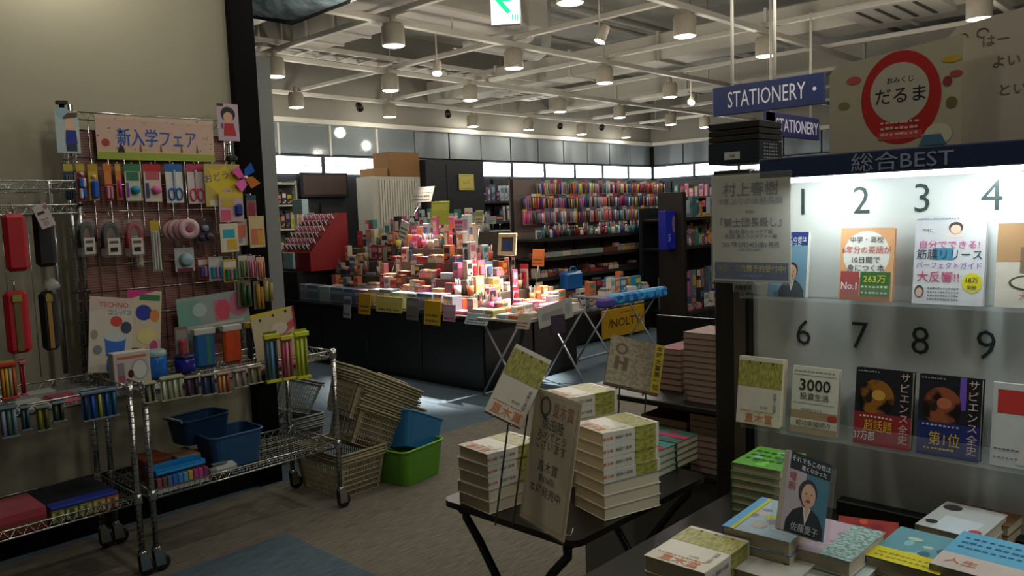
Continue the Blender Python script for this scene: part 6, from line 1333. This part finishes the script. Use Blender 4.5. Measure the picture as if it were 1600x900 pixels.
# black cabinet block with the yellow sign, slatted pale cabinet and cardboard cartons
a = at(667, 300, Y=9.3); c_ = at(757, 300, Y=9.3)
t = thing('tall_cabinet', 'large matt black cabinet block below the ceiling lamps, bearing a pale yellow square sign', 'cabinet', Matrix.Translation(((a.x+c_.x)/2, 9.5, 0)))
MB().cbox(a.x, c_.x, 9.3, 10.4, 0, 2.36, M('#15191c', rough=.6), .006).build('carcass', t, I4)
for xx in ((a.x*.66+c_.x*.34),): MB().box(xx-.003, xx+.003, 9.294, 9.3, .05, 2.3, BLACK).build('door_gap', t, I4)
x0, x1, z0, z1 = rc(717, 272, 741, 297, 9.28)
card('square pale yellow sign with small dark letters on the black cabinet', (717, 272, 741, 297), 9.28, '#b8ad58', [('t', 'レジ', .5, .5, .3, '#5c5420'), ('r', .08, .08, .84, .04, '#8a8040'), ('r', .08, .88, .84, .04, '#8a8040')], name='square_sign', cat='sign', thick=.01)
a = at(583, 300, Y=9.4); c_ = at(659, 300, Y=9.4)
t = thing('slatted_cabinet', 'pale grey cabinet with vertical slats left of the black block', 'cabinet', Matrix.Translation(((a.x+c_.x)/2, 9.6, 0)))
b = MB().cbox(a.x, c_.x, 9.42, 9.8, 0, 2.10, M('#a5a294', rough=.6), .006); b.build('carcass', t, I4)
b = MB()
for i in range(16):
    x = a.x+.12+i*(c_.x-a.x-.16)/16; b.cbox(x, x+.035, 9.395, 9.42, .06, 2.05, M('#b3b0a3', rough=.5), .004)
b.build('slats', t, I4)
CB = M('#7c5a34', rough=.8)
a1 = at(609, 270, Y=9.42)
t = thing('cardboard_carton', 'large brown cardboard carton on top of the slatted cabinet', 'carton', loc((a1.x+c_.x)/2, 9.62, 2.101))
w2 = (c_.x-a1.x)/2; MB().cbox(-w2, w2, -.2, .2, 0, .36, CB, .006).build('carton_body', t); MB().box(-w2, w2, -.03, .03, .36, .362, M('#a08a5c', rough=.4)).build('tape', t)
one('cardboard_carton', MB(loc(a1.x-.14, 9.62, 2.101)).cbox(-.12, .12, -.18, .18, 0, .12, M('#8c6a40', rough=.8), .005), 'small flat brown carton left of the large one on the slatted cabinet', 'carton')
one('paper_roll_bundle', MB(loc(a1.x-.16, 9.8, 2.222)).tube([(-.05, 0, 0), (-.05, 0, .4)], .03, M('#a8986c'), 8).tube([(.03, .03, 0), (.03, .03, .46)], .03, M('#b0a47c'), 8), 'two tan paper rolls standing on the small flat carton', 'paper rolls') if False else None
# left back wall: framed brown picture, lit magazines, yellow-black stacks
x0, x1, z0, z1 = rc(468, 274, 537, 304, Y1-.003)
t = thing('framed_panel', 'long brown streaked picture panel in a dark frame under the left light strip', 'picture', FX(x0, Y1-.085, z0))
MB().cbox(-.04, x1-x0+.04, -.04, z1-z0+.04, -.08, -.004, M('#12171c', rough=.5), .005).build('frame', t)
MB().box(0, x1-x0, 0, z1-z0, -.004, .002, pattern('streaked_print', '#3c2c28', '#8c5a4c', 'wave', 5, rough=.6, thr=(.2, .8))).build('picture', t)
shelf_unit('wall_shelving', 'low dark wall shelving under the brown picture panel', 5.6, 6.8, 10.1, 10.4, (.5, 1.0, 1.45), 1.75, 10.0, n=2)
row('the top shelf under the brown picture panel', 10.25, 1.451, 5.65, 6.75, ['flat', 'box', 'blister'], ['#c9bca8', '#c99a8c', '#2c2c34', '#8fa49c', '#d4cfc6'], axis='x', ref='left', hs=1.3, stackn=(1, 2))
row('the second shelf under the brown picture panel', 10.25, 1.001, 5.65, 6.75, ['flat', 'box'], ['#c9bca8', '#c99a8c', '#2c2c34', '#8fa49c'], axis='x', ref='left', hs=1.5, stackn=(1, 2))
a = at(433, 300, Y=8.9); c_ = at(464, 300, Y=8.9)
t = thing('side_cabinet', 'narrow white shelf tower with yellow and black boxes beside the grey pillar', 'shelf tower', Matrix.Translation((a.x, 9.1, 0)))
MB().box(a.x-.02, c_.x, 9.2, 9.23, 0, 2.0, M('#a9a99c')).build('back_panel', t, I4)
for z in (.5, 1.0, 1.4, 1.7, 1.97): MB().cbox(a.x-.02, c_.x, 8.9, 9.2, z-.02, z, M('#b0b0a6'), .003).build('shelf', t, I4)
for x in (a.x-.02, c_.x-.02): MB().box(x, x+.02, 8.9, 9.2, 0, 2.0, M('#a9a99c')).build('side_panel', t, I4)
row('the narrow white shelf tower, middle shelf', 9.0, 1.401, a.x-.1, c_.x-.03, ['box'], ['#c8b43c', '#2c2c34'], axis='x', ref='left', hs=1.4)
row('the narrow white shelf tower, lower shelf', 9.0, 1.001, a.x-.1, c_.x-.03, ['box'], ['#c8b43c', '#2a7c9c'], axis='x', ref='left', hs=1.6)
row('the narrow white shelf tower, upper shelf', 9.0, 1.701, a.x-.1, c_.x-.03, ['box'], ['#d4cfc6', '#2c2c34'], axis='x', ref='left', hs=1.3)
# low black counter continuing left of the island behind the cart
t = thing('low_counter', 'low black counter running on behind the cart at the left of the island', 'counter', Matrix.Translation((4.2, 9.2, 0)))
MB().cbox(3.3, 5.1, 8.95, 9.5, 0, .8, BLACKW, .006).build('carcass', t, I4)
row('the low black counter behind the pillar', 9.08, .801, 3.4, 5.05, ['box', 'blister', 'flat', 'cup'], ['#1c3c8c', '#b02a44', '#c9bca8', '#7c8490', '#c8b43c'], axis='x', ref='left', hs=1.4, stackn=(1, 2))
